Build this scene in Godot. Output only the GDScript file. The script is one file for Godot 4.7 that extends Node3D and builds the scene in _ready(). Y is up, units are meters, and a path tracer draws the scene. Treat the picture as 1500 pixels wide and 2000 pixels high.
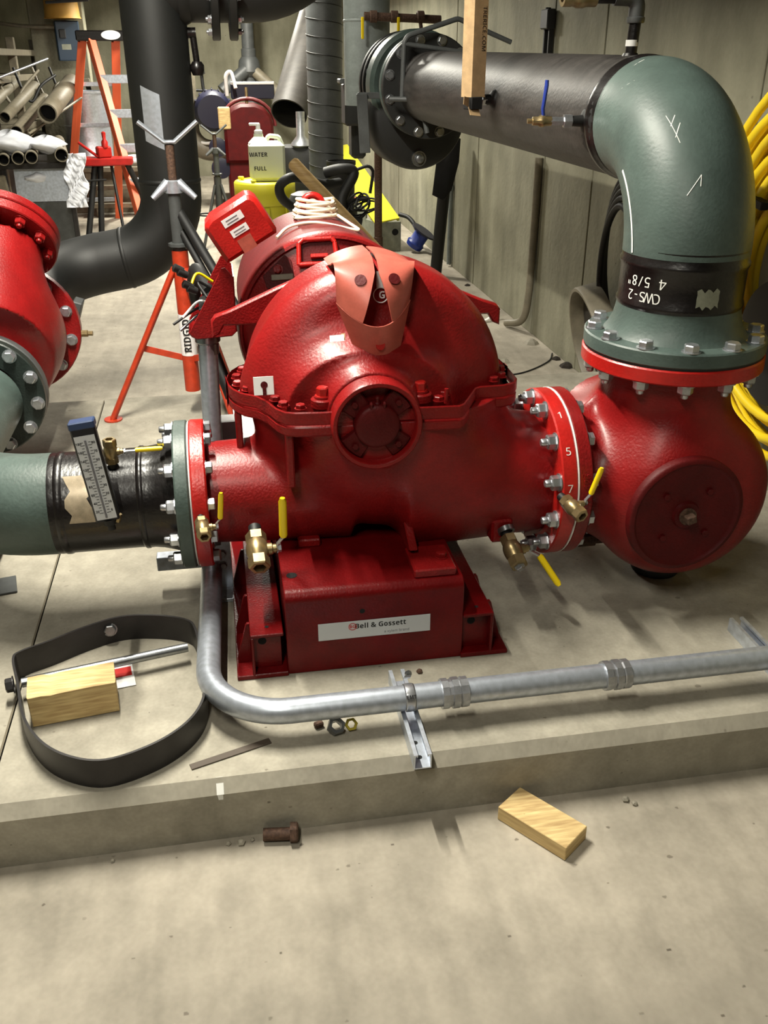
extends Node3D

# ---------------------------------------------------------------- mesh builder
class B:
	var v := PackedVector3Array()
	var n := PackedVector3Array()
	var t := PackedVector2Array()
	var ix := PackedInt32Array()

	func vert(p: Vector3, nn: Vector3, uv := Vector2.ZERO) -> int:
		v.append(p)
		n.append(nn)
		t.append(uv)
		return v.size() - 1

	func tri(a: int, b: int, c: int) -> void:
		var g := (v[c] - v[a]).cross(v[b] - v[a])
		if g.dot(n[a] + n[b] + n[c]) < 0.0:
			ix.append(a); ix.append(c); ix.append(b)
		else:
			ix.append(a); ix.append(b); ix.append(c)

	func quad(a: int, b: int, c: int, d: int) -> void:
		tri(a, b, c)
		tri(a, c, d)

	func face(p: Array, nn: Vector3) -> void:
		var k := []
		for q in p:
			k.append(vert(q, nn))
		for j in range(1, k.size() - 1):
			tri(k[0], k[j], k[j + 1])

	# profile of (radius, height) turned about the y axis of xf
	func lathe(xf: Transform3D, prof: Array, seg := 32, a0 := 0.0, a1 := TAU, flat := false) -> void:
		var m := prof.size()
		var sn: Array[Vector2] = []
		for k in m - 1:
			var d: Vector2 = prof[k + 1] - prof[k]
			sn.append(Vector2(d.y, -d.x).normalized())
		var nb := xf.basis.inverse().transposed()
		for k in m - 1:
			var p: Vector2 = prof[k]
			var q: Vector2 = prof[k + 1]
			if p.distance_to(q) < 1e-6:
				continue
			var np := sn[k]
			var nq := sn[k]
			if k > 0 and sn[k].dot(sn[k - 1]) > 0.72:
				np = (sn[k] + sn[k - 1]).normalized()
			if k < m - 2 and sn[k].dot(sn[k + 1]) > 0.72:
				nq = (sn[k] + sn[k + 1]).normalized()
			var last := [0, 0]
			for s in seg + 1:
				var a := a0 + (a1 - a0) * s / seg
				var c := cos(a)
				var si := sin(a)
				var P := xf * Vector3(p.x * c, p.y, p.x * si)
				var Q := xf * Vector3(q.x * c, q.y, q.x * si)
				if flat:
					if s > 0:
						var am := a0 + (a1 - a0) * (s - 0.5) / seg
						var ap := a0 + (a1 - a0) * (s - 1) / seg
						var nn := (nb * Vector3(sn[k].x * cos(am), sn[k].y, sn[k].x * sin(am))).normalized()
						var P0 := xf * Vector3(p.x * cos(ap), p.y, p.x * sin(ap))
						var Q0 := xf * Vector3(q.x * cos(ap), q.y, q.x * sin(ap))
						quad(vert(P0, nn), vert(P, nn), vert(Q, nn), vert(Q0, nn))
					continue
				var i1 := vert(P, (nb * Vector3(np.x * c, np.y, np.x * si)).normalized(), Vector2(float(s) / seg, p.y))
				var i2 := vert(Q, (nb * Vector3(nq.x * c, nq.y, nq.x * si)).normalized(), Vector2(float(s) / seg, q.y))
				if s > 0:
					if p.x > 1e-5:
						tri(last[0], i1, i2)
					if q.x > 1e-5:
						tri(last[0], i2, last[1])
				last = [i1, i2]

	func tube(pts: Array, r: float, seg := 12, closed := false, rr := PackedFloat32Array(), caps := true, ry := 0.0) -> void:
		var m := pts.size()
		var tg: Array[Vector3] = []
		for k in m:
			var a: Vector3 = pts[(k - 1 + m) % m] if closed or k > 0 else pts[k]
			var b: Vector3 = pts[(k + 1) % m] if closed or k < m - 1 else pts[k]
			tg.append((b - a).normalized())
		var u := Vector3.UP if absf(tg[0].y) < 0.9 else Vector3.RIGHT
		u = (u - tg[0] * u.dot(tg[0])).normalized()
		var rows := []
		for k in m:
			u = (u - tg[k] * u.dot(tg[k])).normalized()
			var w := tg[k].cross(u)
			var rad := rr[k] if rr.size() > k else r
			var r2 := ry if ry > 0.0 else rad
			var row := []
			for s in seg + 1:
				var a := TAU * s / seg
				row.append(vert(pts[k] + u * (cos(a) * r2) + w * (sin(a) * rad), (u * (cos(a) / r2) + w * (sin(a) / rad)).normalized()))
			rows.append(row)
		if closed:
			rows.append(rows[0])
		for k in rows.size() - 1:
			for s in seg:
				quad(rows[k][s], rows[k][s + 1], rows[k + 1][s + 1], rows[k + 1][s])
		if caps and not closed:
			for e in [[0, -tg[0]], [m - 1, tg[m - 1]]]:
				var c := vert(pts[e[0]], e[1])
				var ring := []
				for s in seg + 1:
					ring.append(vert(v[rows[e[0]][s]], e[1]))
				for s in seg:
					tri(c, ring[s], ring[s + 1])

	# chamfered box centred on xf
	func box(xf: Transform3D, size: Vector3, bev := 0.002) -> void:
		var h := size / 2.0
		bev = minf(bev, minf(h.x, minf(h.y, h.z)) * 0.9)
		var nb := xf.basis.inverse().transposed()
		var ax := [Vector3.RIGHT, Vector3.UP, Vector3.BACK]
		for k in 3:
			for s in [-1.0, 1.0]:
				var a: Vector3 = ax[k]
				var b: Vector3 = ax[(k + 1) % 3]
				var c: Vector3 = ax[(k + 2) % 3]
				var hb: float = h[(k + 1) % 3] - bev
				var hc: float = h[(k + 2) % 3] - bev
				var o: Vector3 = a * s * h[k]
				face([xf * (o - b * hb - c * hc), xf * (o + b * hb - c * hc), xf * (o + b * hb + c * hc), xf * (o - b * hb + c * hc)], (nb * (a * s)).normalized())
				if bev <= 0.0:
					continue
				for s2 in [-1.0, 1.0]:
					var p: Vector3 = a * s * h[k] + b * s2 * hb
					var q: Vector3 = a * s * (h[k] - bev) + b * s2 * h[(k + 1) % 3]
					face([xf * (p - c * hc), xf * (p + c * hc), xf * (q + c * hc), xf * (q - c * hc)], (nb * (a * s + b * s2)).normalized())
		if bev > 0.0:
			for i in 8:
				var s := Vector3(1 if i & 1 else -1, 1 if i & 2 else -1, 1 if i & 4 else -1)
				var q := h - Vector3(bev, bev, bev)
				face([xf * (s * Vector3(h.x, q.y, q.z)), xf * (s * Vector3(q.x, h.y, q.z)), xf * (s * Vector3(q.x, q.y, h.z))], (nb * s).normalized())

	# polygon in the xy plane of xf, pushed from z = 0 to z = d
	func extrude(xf: Transform3D, poly: PackedVector2Array, d: float, bev := 0.002) -> void:
		if Geometry2D.is_polygon_clockwise(poly):
			poly.reverse()
		var m := poly.size()
		var en: Array[Vector2] = []
		for k in m:
			var e := (poly[(k + 1) % m] - poly[k]).normalized()
			en.append(Vector2(e.y, -e.x))
		var ins := PackedVector2Array()
		for k in m:
			var a := en[(k - 1 + m) % m]
			var b := en[k]
			var w := (a + b).normalized()
			ins.append(poly[k] - w * (bev / maxf(0.4, w.dot(b))))
		var nb := xf.basis.inverse().transposed()
		for k in m:
			var j := (k + 1) % m
			var na := en[k]
			var nc := en[k]
			if en[k].dot(en[(k - 1 + m) % m]) > 0.75:
				na = (en[k] + en[(k - 1 + m) % m]).normalized()
			if en[k].dot(en[j]) > 0.75:
				nc = (en[k] + en[j]).normalized()
			var rings := [[ins, 0.0, -0.7], [poly, bev, 0.0], [poly, d - bev, 0.0], [ins, d, 0.7]]
			for r in 3:
				var z := 0.0
				if r == 0: z = -0.7
				if r == 2: z = 0.7
				if r != 1 and bev <= 0.0:
					continue
				var N1 := (nb * Vector3(na.x, na.y, z)).normalized()
				var N2 := (nb * Vector3(nc.x, nc.y, z)).normalized()
				var A: PackedVector2Array = rings[r][0]
				var C: PackedVector2Array = rings[r + 1][0]
				var za: float = rings[r][1]
				var zc: float = rings[r + 1][1]
				quad(vert(xf * Vector3(A[k].x, A[k].y, za), N1), vert(xf * Vector3(A[j].x, A[j].y, za), N2), vert(xf * Vector3(C[j].x, C[j].y, zc), N2), vert(xf * Vector3(C[k].x, C[k].y, zc), N1))
		var ids := Geometry2D.triangulate_polygon(ins)
		for e in [[0.0, Vector3.FORWARD], [d, Vector3.BACK]]:
			var base := v.size()
			var N: Vector3 = (nb * (e[1] as Vector3)).normalized()
			for p in ins:
				vert(xf * Vector3(p.x, p.y, e[0]), N)
			for q in range(0, ids.size(), 3):
				tri(base + ids[q], base + ids[q + 1], base + ids[q + 2])

	# rows of points as a smooth two-sided sheet
	func sheet(rows: Array, thick := 0.0) -> void:
		var R := rows.size()
		var C: int = rows[0].size()
		var nn := []
		for r in R:
			var row := []
			for c in C:
				var du: Vector3 = rows[r][mini(c + 1, C - 1)] - rows[r][maxi(c - 1, 0)]
				var dv: Vector3 = rows[mini(r + 1, R - 1)][c] - rows[maxi(r - 1, 0)][c]
				var q := du.cross(dv)
				row.append(q.normalized() if q.length() > 1e-12 else Vector3.UP)
			nn.append(row)
		for side in ([0, 1] if thick > 0.0 else [0]):
			var id := []
			for r in R:
				var row := []
				for c in C:
					var N: Vector3 = nn[r][c]
					row.append(vert(rows[r][c] - (N * thick if side else Vector3.ZERO), -N if side else N, Vector2(float(c) / (C - 1), float(r) / (R - 1))))
				id.append(row)
			for r in R - 1:
				for c in C - 1:
					quad(id[r][c], id[r][c + 1], id[r + 1][c + 1], id[r + 1][c])
		if thick > 0.0:
			var rim := []
			for c in C: rim.append([0, c])
			for r in range(1, R): rim.append([r, C - 1])
			for c in range(C - 2, -1, -1): rim.append([R - 1, c])
			for r in range(R - 2, -1, -1): rim.append([r, 0])
			for k in rim.size() - 1:
				var a = rim[k]
				var b = rim[k + 1]
				var p: Vector3 = rows[a[0]][a[1]]
				var q: Vector3 = rows[b[0]][b[1]]
				var na: Vector3 = nn[a[0]][a[1]]
				var nb: Vector3 = nn[b[0]][b[1]]
				face([p, q, q - nb * thick, p - na * thick], (q - p).cross(na).normalized())

	# surface nets over a distance field; only blocks near the surface are visited
	func field(f: Callable, lo: Vector3, hi: Vector3, cell: float) -> void:
		var K := 4
		var sz := (hi - lo) / (cell * K)
		var bx := ceili(sz.x)
		var by := ceili(sz.y)
		var bz := ceili(sz.z)
		var nx := bx * K + 1
		var ny := by * K + 1
		var nz := bz * K + 1
		var val := PackedFloat32Array()
		val.resize(nx * ny * nz)
		val.fill(1e9)
		var at := PackedInt32Array()
		at.resize(nx * ny * nz)
		at.fill(-1)
		var live: Array[Vector3i] = []
		var reach := cell * K * 1.25
		for z in bz:
			for y in by:
				for x in bx:
					var c := lo + (Vector3(x, y, z) + Vector3(0.5, 0.5, 0.5)) * (cell * K)
					if absf(f.call(c)) > reach:
						continue
					live.append(Vector3i(x, y, z) * K)
					for k in K + 1:
						for j in K + 1:
							for i in K + 1:
								var id := ((z * K + k) * ny + y * K + j) * nx + x * K + i
								if val[id] > 1e8:
									val[id] = f.call(lo + Vector3(x * K + i, y * K + j, z * K + k) * cell)
		var off := [0, 1, nx, nx + 1, nx * ny, nx * ny + 1, nx * ny + nx, nx * ny + nx + 1]
		var edges := [[0, 1], [2, 3], [4, 5], [6, 7], [0, 2], [1, 3], [4, 6], [5, 7], [0, 4], [1, 5], [2, 6], [3, 7]]
		var e := cell * 0.5
		for b in live:
			for k in K:
				for j in K:
					for i in K:
						var id := ((b.z + k) * ny + b.y + j) * nx + b.x + i
						var neg := 0
						for o in off:
							if val[id + o] < 0.0:
								neg += 1
						if neg == 0 or neg == 8:
							continue
						var s := Vector3.ZERO
						var cnt := 0
						for ed in edges:
							var p: float = val[id + off[ed[0]]]
							var q: float = val[id + off[ed[1]]]
							if (p < 0.0) != (q < 0.0):
								var w := p / (p - q)
								var a := Vector3(ed[0] & 1, (ed[0] >> 1) & 1, ed[0] >> 2)
								var c := Vector3(ed[1] & 1, (ed[1] >> 1) & 1, ed[1] >> 2)
								s += a.lerp(c, w)
								cnt += 1
						var P := lo + (Vector3(b.x + i, b.y + j, b.z + k) + s / cnt) * cell
						var N := Vector3(f.call(P + Vector3(e, 0, 0)) - f.call(P - Vector3(e, 0, 0)), f.call(P + Vector3(0, e, 0)) - f.call(P - Vector3(0, e, 0)), f.call(P + Vector3(0, 0, e)) - f.call(P - Vector3(0, 0, e)))
						at[id] = vert(P, N.normalized())
		for b in live:
			for k in K:
				for j in K:
					for i in K:
						var id := ((b.z + k) * ny + b.y + j) * nx + b.x + i
						if at[id] < 0:
							continue
						for d in [[1, nx, nx * ny], [nx, nx * ny, 1], [nx * ny, 1, nx]]:
							if (val[id] < 0.0) == (val[id + d[0]] < 0.0):
								continue
							var q: int = id - d[1]
							var r: int = id - d[2]
							var w: int = id - d[1] - d[2]
							if w < 0 or at[q] < 0 or at[r] < 0 or at[w] < 0:
								continue
							quad(at[id], at[q], at[w], at[r])

	func text(s: String, xf: Transform3D, height: float, depth := 0.0012, bold := true, face_name := "Droid Sans") -> void:
		var tm := TextMesh.new()
		var f := SystemFont.new()
		f.font_names = PackedStringArray([face_name])
		if bold:
			f.font_weight = 700
		tm.font = f
		tm.text = s
		tm.font_size = 64
		tm.pixel_size = height / 64.0
		tm.depth = depth
		tm.curve_step = 2.0
		for sf in tm.get_surface_count():
			var arr := tm.surface_get_arrays(sf)
			var vs: PackedVector3Array = arr[Mesh.ARRAY_VERTEX]
			var ns: PackedVector3Array = arr[Mesh.ARRAY_NORMAL]
			var base := v.size()
			for k in vs.size():
				vert(xf * vs[k], (xf.basis * ns[k]).normalized())
			if arr[Mesh.ARRAY_INDEX] != null:
				for q in arr[Mesh.ARRAY_INDEX]:
					ix.append(base + q)
			else:
				for k in vs.size():
					ix.append(base + k)

	func mesh(at := Vector3.ZERO) -> ArrayMesh:
		var m := ArrayMesh.new()
		if at != Vector3.ZERO:
			for k in v.size():
				v[k] -= at
		var a := []
		a.resize(Mesh.ARRAY_MAX)
		a[Mesh.ARRAY_VERTEX] = v
		a[Mesh.ARRAY_NORMAL] = n
		a[Mesh.ARRAY_TEX_UV] = t
		a[Mesh.ARRAY_INDEX] = ix
		m.add_surface_from_arrays(Mesh.PRIMITIVE_TRIANGLES, a)
		return m

# ---------------------------------------------------------------- small helpers
func V(x: float, y: float, z: float) -> Vector3:
	return Vector3(x, y, z)

func T(p: Vector3, rx := 0.0, ry := 0.0, rz := 0.0) -> Transform3D:
	return Transform3D(Basis.from_euler(Vector3(deg_to_rad(rx), deg_to_rad(ry), deg_to_rad(rz))), p)

func AY(p: Vector3, dir: Vector3, spin := 0.0) -> Transform3D:     # y axis along dir
	var y := dir.normalized()
	var x := (Vector3.UP if absf(y.y) < 0.9 else Vector3.BACK).cross(y).normalized()
	var b := Basis(x, y, x.cross(y))
	return Transform3D(b * Basis(Vector3.UP, spin), p)

func P2(a: Array) -> Array:
	var o := []
	for k in range(0, a.size(), 2):
		o.append(Vector2(a[k], a[k + 1]))
	return o

func PV(a: Array) -> PackedVector2Array:
	return PackedVector2Array(P2(a))

func P3(a: Array) -> Array:
	var o := []
	for k in range(0, a.size(), 3):
		o.append(Vector3(a[k], a[k + 1], a[k + 2]))
	return o

func curve(pts: Array, per := 8, closed := false) -> Array:        # Catmull-Rom through the points
	var o := []
	var m := pts.size()
	for k in (m if closed else m - 1):
		var p0: Vector3 = pts[(k - 1 + m) % m] if closed or k > 0 else pts[0] * 2.0 - pts[1]
		var p1: Vector3 = pts[k]
		var p2: Vector3 = pts[(k + 1) % m]
		var p3: Vector3 = pts[(k + 2) % m] if closed or k < m - 2 else pts[m - 1] * 2.0 - pts[m - 2]
		for s in per:
			var u := float(s) / per
			o.append(0.5 * (2.0 * p1 + (p2 - p0) * u + (2.0 * p0 - 5.0 * p1 + 4.0 * p2 - p3) * u * u + (3.0 * p1 - p0 - 3.0 * p2 + p3) * u * u * u))
	if not closed:
		o.append(pts[m - 1])
	return o

func bent(pts: Array, r: float, per := 8) -> Array:                # straight runs with round corners
	var o := [pts[0]]
	for k in range(1, pts.size() - 1):
		var a: Vector3 = (pts[k - 1] - pts[k])
		var b: Vector3 = (pts[k + 1] - pts[k])
		var ang := a.angle_to(b)
		var q := minf(r / tan(ang / 2.0), minf(a.length() * (0.999 if k == 1 else 0.49), b.length() * (0.999 if k == pts.size() - 2 else 0.49)))
		var rad := q * tan(ang / 2.0)
		a = a.normalized()
		b = b.normalized()
		var c: Vector3 = pts[k] + (a + b).normalized() * (rad / sin(ang / 2.0))
		var s: Vector3 = pts[k] + a * q - c
		var e: Vector3 = pts[k] + b * q - c
		for j in per + 1:
			o.append(c + s.slerp(e, float(j) / per))
	o.append(pts[pts.size() - 1])
	return o

func tag(o: Node, label: String, category := "", group := "", kind := "") -> Node:
	if label: o.set_meta("label", label)
	if category: o.set_meta("category", category)
	if group: o.set_meta("group", group)
	if kind: o.set_meta("kind", kind)
	return o

var used := {}
func numbered(s: String) -> String:
	used[s] = used.get(s, -1) + 1
	return s if used[s] == 0 else "%s_%03d" % [s, used[s]]

func thing(called: String, at: Vector3, label: String, category: String, group := "") -> Node3D:
	var o := Node3D.new()
	o.name = numbered(called)
	add_child(o, true)
	o.position = at
	tag(o, label, category, group)
	return o

func wpos(o: Node3D) -> Vector3:                                   # world position of a node that is only moved
	var p := Vector3.ZERO
	var q: Node = o
	while q is Node3D and q != self:
		p += (q as Node3D).position
		q = q.get_parent()
	return p

func part(o: Node3D, called: String, b: B, m: Material, label := "") -> MeshInstance3D:   # b is in world coordinates
	var k := MeshInstance3D.new()
	k.name = called
	k.mesh = b.mesh(wpos(o))
	k.material_override = m
	o.add_child(k, true)
	if label: k.set_meta("label", label)
	return k

func shared(o: Node3D, called: String, mesh: Mesh, m: Material, xf: Transform3D) -> MeshInstance3D:
	var k := MeshInstance3D.new()
	k.name = called
	k.mesh = mesh
	k.material_override = m
	o.add_child(k, true)
	k.transform = Transform3D(xf.basis, xf.origin - wpos(o))
	return k

func single(called: String, b: B, m: Material, at: Vector3, label: String, category: String, group := "", kind := "") -> MeshInstance3D:
	var k := MeshInstance3D.new()
	k.name = numbered(called)
	k.mesh = b.mesh(at)
	k.material_override = m
	add_child(k, true)
	k.position = at
	tag(k, label, category, group, kind)
	return k

func disc(c: Vector3, dir: Vector3, R: float, th: float, r := 0.0, bev := 0.004, seg := 48) -> B:   # flange disc from c along dir
	var b := B.new()
	b.lathe(AY(c, dir), P2([r, 0, R - bev, 0, R, bev, R, th - bev, R - bev, th, r, th]), seg)
	return b

var bolt_cache := {}
func hex_mesh(r: float, h: float, stud := 0.0) -> Mesh:
	var key := "%.4f %.4f %.4f" % [r, h, stud]
	if not bolt_cache.has(key):
		var b := B.new()
		b.lathe(Transform3D.IDENTITY, P2([r * 1.22, 0, r * 1.22, h * 0.12, r * 0.9, h * 0.12]), 16)
		b.lathe(Transform3D.IDENTITY, P2([r, h * 0.1, r, h * 0.86, r * 0.86, h, 0, h]), 6, 0, TAU, true)
		if stud > 0.0:
			b.lathe(Transform3D.IDENTITY, P2([r * 0.52, h * 0.9, r * 0.52, h + stud - 0.003, r * 0.42, h + stud, 0, h + stud]), 12)
		bolt_cache[key] = b.mesh()
	return bolt_cache[key]

func bolts(o: Node3D, c: Vector3, dir: Vector3, n: int, R: float, r: float, h: float, m: Material, stud := 0.0, phase := 0.5, called := "bolt", only := []) -> void:
	var f := AY(c, dir)
	var me := hex_mesh(r, h, stud)
	for k in n:
		if only and not k in only:
			continue
		var a := TAU * (k + phase) / n
		var p := f * Vector3(R * cos(a), 0, R * sin(a))
		shared(o, called, me, m, Transform3D(f.basis * Basis(Vector3.UP, a + k * 0.4), p))

# ---------------------------------------------------------------- textures and materials
func noise(seed_: int, freq: float, oct := 4, kind := FastNoiseLite.TYPE_SIMPLEX_SMOOTH) -> FastNoiseLite:
	var q := FastNoiseLite.new()
	q.seed = seed_
	q.frequency = freq
	q.noise_type = kind
	q.fractal_octaves = oct
	return q

# layers: [seed, frequency, octaves, amount, stretch along y, stretch along x]; ramp from dark to light
func tex(n: int, layers: Array, lo: Color, hi: Color, spots := 0, spot := Color.BLACK, seed_ := 1, contrast := 1.0) -> ImageTexture:
	var acc := PackedFloat32Array()
	acc.resize(n * n)
	var total := 0.0
	for l in layers:
		total += l[3]
	for l in layers:
		var im := noise(l[0], l[1], l[2]).get_seamless_image(maxi(8, n / int(l[5])), maxi(8, n / int(l[4])), false, false, 0.15, true)
		im.resize(n, n, Image.INTERPOLATE_CUBIC)
		var d := im.get_data()
		var am: float = l[3] / total
		for k in n * n:
			acc[k] += d[k] * am
	var lut := PackedByteArray()
	lut.resize(768)
	for k in 256:
		var s := clampf((k / 255.0 - 0.5) * contrast + 0.5, 0.0, 1.0)
		lut[k * 3] = int(lerpf(lo.r, hi.r, s) * 255)
		lut[k * 3 + 1] = int(lerpf(lo.g, hi.g, s) * 255)
		lut[k * 3 + 2] = int(lerpf(lo.b, hi.b, s) * 255)
	var out := PackedByteArray()
	out.resize(n * n * 3)
	for k in n * n:
		var q := int(acc[k]) * 3
		out[k * 3] = lut[q]
		out[k * 3 + 1] = lut[q + 1]
		out[k * 3 + 2] = lut[q + 2]
	var img := Image.create_from_data(n, n, false, Image.FORMAT_RGB8, out)
	var rng := RandomNumberGenerator.new()
	rng.seed = seed_
	for k in spots:
		var c := Vector2(rng.randf() * n, rng.randf() * n)
		var rad := rng.randf_range(0.5, 1.5) * n / 1024.0
		if rng.randf() < 0.06: rad *= 2.0
		var al := rng.randf_range(0.2, 0.8)
		for yy in range(int(c.y - rad), int(c.y + rad) + 1):
			for xx in range(int(c.x - rad * 1.5), int(c.x + rad * 1.5) + 1):
				if Vector2((xx - c.x) / 1.4, yy - c.y).length() <= rad:
					var px := posmod(xx, n)
					var py := posmod(yy, n)
					img.set_pixel(px, py, img.get_pixel(px, py).lerp(spot, al))
	img.generate_mipmaps()
	return ImageTexture.create_from_image(img)

func bump(n: int, seed_: int, freq: float, oct: int, strength: float) -> ImageTexture:
	var img := noise(seed_, freq, oct).get_seamless_image(n, n, false, false, 0.15, true)
	img.convert(Image.FORMAT_RGBA8)
	img.bump_map_to_normal_map(strength)
	return ImageTexture.create_from_image(img)

func mat(c: Color, rough: float, metal := 0.0, tx: Texture2D = null, scale := 1.0, nm: Texture2D = null, nscale := 0.5, world := true) -> StandardMaterial3D:
	var m := StandardMaterial3D.new()
	m.albedo_color = c
	m.roughness = rough
	m.metallic = metal
	if tx or nm:
		m.uv1_triplanar = true
		m.uv1_world_triplanar = world
		m.uv1_scale = Vector3.ONE * scale
	if tx:
		m.albedo_texture = tx
	if nm:
		m.normal_enabled = true
		m.normal_texture = nm
		m.normal_scale = nscale
	return m

var M := {}
func materials() -> void:
	var t_floor := tex(1024, [[1, 0.004, 4, 1.0, 1, 1], [2, 0.02, 4, 0.5, 1, 1], [3, 0.12, 3, 0.25, 1, 1], [4, 0.03, 3, 0.45, 7, 1]], Color(0.48, 0.455, 0.405), Color(0.695, 0.66, 0.60), 260, Color(0.26, 0.23, 0.19), 3, 1.5)
	var t_pad := tex(1024, [[11, 0.006, 4, 1.0, 1, 1], [12, 0.03, 4, 0.5, 1, 1], [13, 0.15, 3, 0.35, 1, 1]], Color(0.475, 0.455, 0.405), Color(0.655, 0.632, 0.572), 160, Color(0.3, 0.27, 0.23), 4, 1.4)
	var t_wall := tex(1024, [[21, 0.012, 4, 0.6, 6, 1], [22, 0.004, 4, 1.2, 1, 1], [23, 0.1, 3, 0.2, 1, 1], [24, 0.008, 3, 0.7, 5, 1]], Color(0.40, 0.39, 0.32), Color(0.59, 0.58, 0.50), 50, Color(0.24, 0.21, 0.16), 5, 1.5)
	var t_wood := tex(512, [[31, 0.06, 4, 1.0, 1, 10], [32, 0.02, 3, 0.6, 1, 4]], Color(0.66, 0.56, 0.40), Color(0.86, 0.79, 0.61), 20, Color(0.45, 0.34, 0.2), 6, 1.5)
	var t_mot := tex(512, [[41, 0.008, 4, 1.0, 1, 1], [42, 0.06, 3, 0.5, 1, 1]], Color(0.78, 0.78, 0.78), Color(1, 1, 1), 0, Color.BLACK, 7, 1.2)
	var t_scuff := tex(1024, [[51, 0.02, 4, 1.0, 1, 6], [52, 0.05, 4, 0.5, 1, 1]], Color(0.55, 0.54, 0.53), Color(1, 1, 1), 40, Color(1, 1, 1), 8, 1.7)
	var t_galv := tex(512, [[61, 0.03, 2, 1.0, 1, 1], [62, 0.2, 2, 0.4, 1, 1]], Color(0.80, 0.81, 0.82), Color(0.96, 0.97, 0.99), 0, Color.BLACK, 9, 1.4)
	var t_rust := tex(512, [[71, 0.03, 4, 1.0, 1, 1]], Color(0.22, 0.15, 0.11), Color(0.40, 0.30, 0.24), 0, Color.BLACK, 10, 1.4)
	var n_cast := bump(512, 81, 0.11, 3, 4.0)
	var n_conc := bump(1024, 82, 0.05, 5, 2.5)
	M.floor = mat(Color.WHITE, 0.78, 0, t_floor, 0.42, n_conc, 0.2)
	M.pad = mat(Color.WHITE, 0.8, 0, t_pad, 0.5, n_conc, 0.2)
	M.wall = mat(Color.WHITE, 0.85, 0, t_wall, 0.4, n_conc, 0.3)
	M.wallgrey = mat(Color(0.92, 0.95, 0.98), 0.9, 0, t_wall, 0.3, n_conc, 0.3)
	M.red = mat(Color(0.55, 0.075, 0.078), 0.42, 0.0, t_mot, 2.0, n_cast, 0.28)
	M.red.clearcoat_enabled = true
	M.red.clearcoat = 0.25
	M.red.clearcoat_roughness = 0.28
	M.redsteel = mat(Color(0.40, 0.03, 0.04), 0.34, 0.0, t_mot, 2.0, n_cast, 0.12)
	M.redbright = mat(Color(0.74, 0.12, 0.10), 0.35, 0.0, t_mot, 2.0, n_cast, 0.15)
	M.reddust = mat(Color(0.44, 0.12, 0.125), 0.55, 0.0, t_mot, 3.0, n_cast, 0.25)
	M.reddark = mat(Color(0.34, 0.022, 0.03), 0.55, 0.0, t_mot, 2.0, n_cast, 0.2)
	M.salmon = mat(Color(0.74, 0.37, 0.31), 0.42, 0.0, t_mot, 4.0)
	M.green = mat(Color(0.31, 0.37, 0.35), 0.46, 0.0, t_mot, 1.6, n_cast, 0.12)
	M.green.clearcoat_enabled = true
	M.green.clearcoat = 0.15
	M.green.clearcoat_roughness = 0.42
	M.green.metallic_specular = 0.4
	M.greendark = mat(Color(0.13, 0.17, 0.155), 0.45, 0.0, t_mot, 1.6, n_cast, 0.15)
	M.black = mat(Color(0.23, 0.215, 0.205), 0.52, 0.0, t_scuff, 1.2, n_cast, 0.08)
	M.blackpaint = mat(Color(0.10, 0.085, 0.085), 0.3, 0.0, t_scuff, 1.5, n_cast, 0.1)
	M.blackmatte = mat(Color(0.075, 0.08, 0.075), 0.55, 0.0, t_mot, 1.0)
	M.rubber = mat(Color(0.05, 0.05, 0.05), 0.6)
	M.hole = mat(Color(0.02, 0.02, 0.02), 0.9)
	M.zinc = mat(Color(0.80, 0.81, 0.83), 0.3, 0.85, t_mot, 6.0)
	M.galv = mat(Color(0.88, 0.90, 0.93), 0.36, 0.75, t_galv, 2.2)
	M.emt = mat(Color(0.80, 0.82, 0.85), 0.36, 0.7, t_galv, 2.6)
	M.emtdull = mat(Color(0.36, 0.38, 0.40), 0.5, 0.4, t_galv, 2.6)
	M.steel = mat(Color(0.60, 0.61, 0.62), 0.32, 0.9, t_mot, 5.0)
	M.strap = mat(Color(0.20, 0.19, 0.19), 0.42, 0.35, t_mot, 4.0)
	M.brass = mat(Color(0.66, 0.58, 0.42), 0.34, 0.8, t_mot, 8.0)
	M.yellow = mat(Color(0.90, 0.78, 0.05), 0.35)
	M.yellowdrum = mat(Color(0.79, 0.76, 0.17), 0.45)
	M.yellowhose = mat(Color(0.90, 0.78, 0.12), 0.42)
	M.orange = mat(Color(0.78, 0.25, 0.13), 0.42, 0.0, t_mot, 4.0)
	M.ladder = mat(Color(0.90, 0.40, 0.24), 0.45)
	M.wood = mat(Color(1, 0.97, 0.9), 0.7, 0, t_wood, 3.0)
	M.pole = mat(Color(0.80, 0.74, 0.64), 0.6, 0, t_wood, 2.0)
	M.white = mat(Color(0.88, 0.88, 0.87), 0.5)
	M.label = mat(Color(0.90, 0.90, 0.90), 0.4)
	M.plate = mat(Color(0.74, 0.75, 0.76), 0.4, 0.0)
	M.rope = mat(Color(0.90, 0.84, 0.74), 0.8)
	M.ink = mat(Color(0.04, 0.04, 0.05), 0.6)
	M.inkgrey = mat(Color(0.42, 0.42, 0.44), 0.6)
	M.chalk = mat(Color(0.85, 0.85, 0.83), 0.9)
	M.bluetop = mat(Color(0.16, 0.23, 0.36), 0.4)
	M.blue = mat(Color(0.10, 0.18, 0.48), 0.4)
	M.navy = mat(Color(0.06, 0.065, 0.16), 0.45)
	M.bluebox = mat(Color(0.07, 0.17, 0.25), 0.45)
	M.gaugeblue = mat(Color(0.05, 0.06, 0.09), 0.35)
	M.card = mat(Color(0.72, 0.60, 0.44), 0.75, 0.0, t_mot, 5.0)
	M.cloth = mat(Color(0.03, 0.03, 0.035), 0.95)
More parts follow.
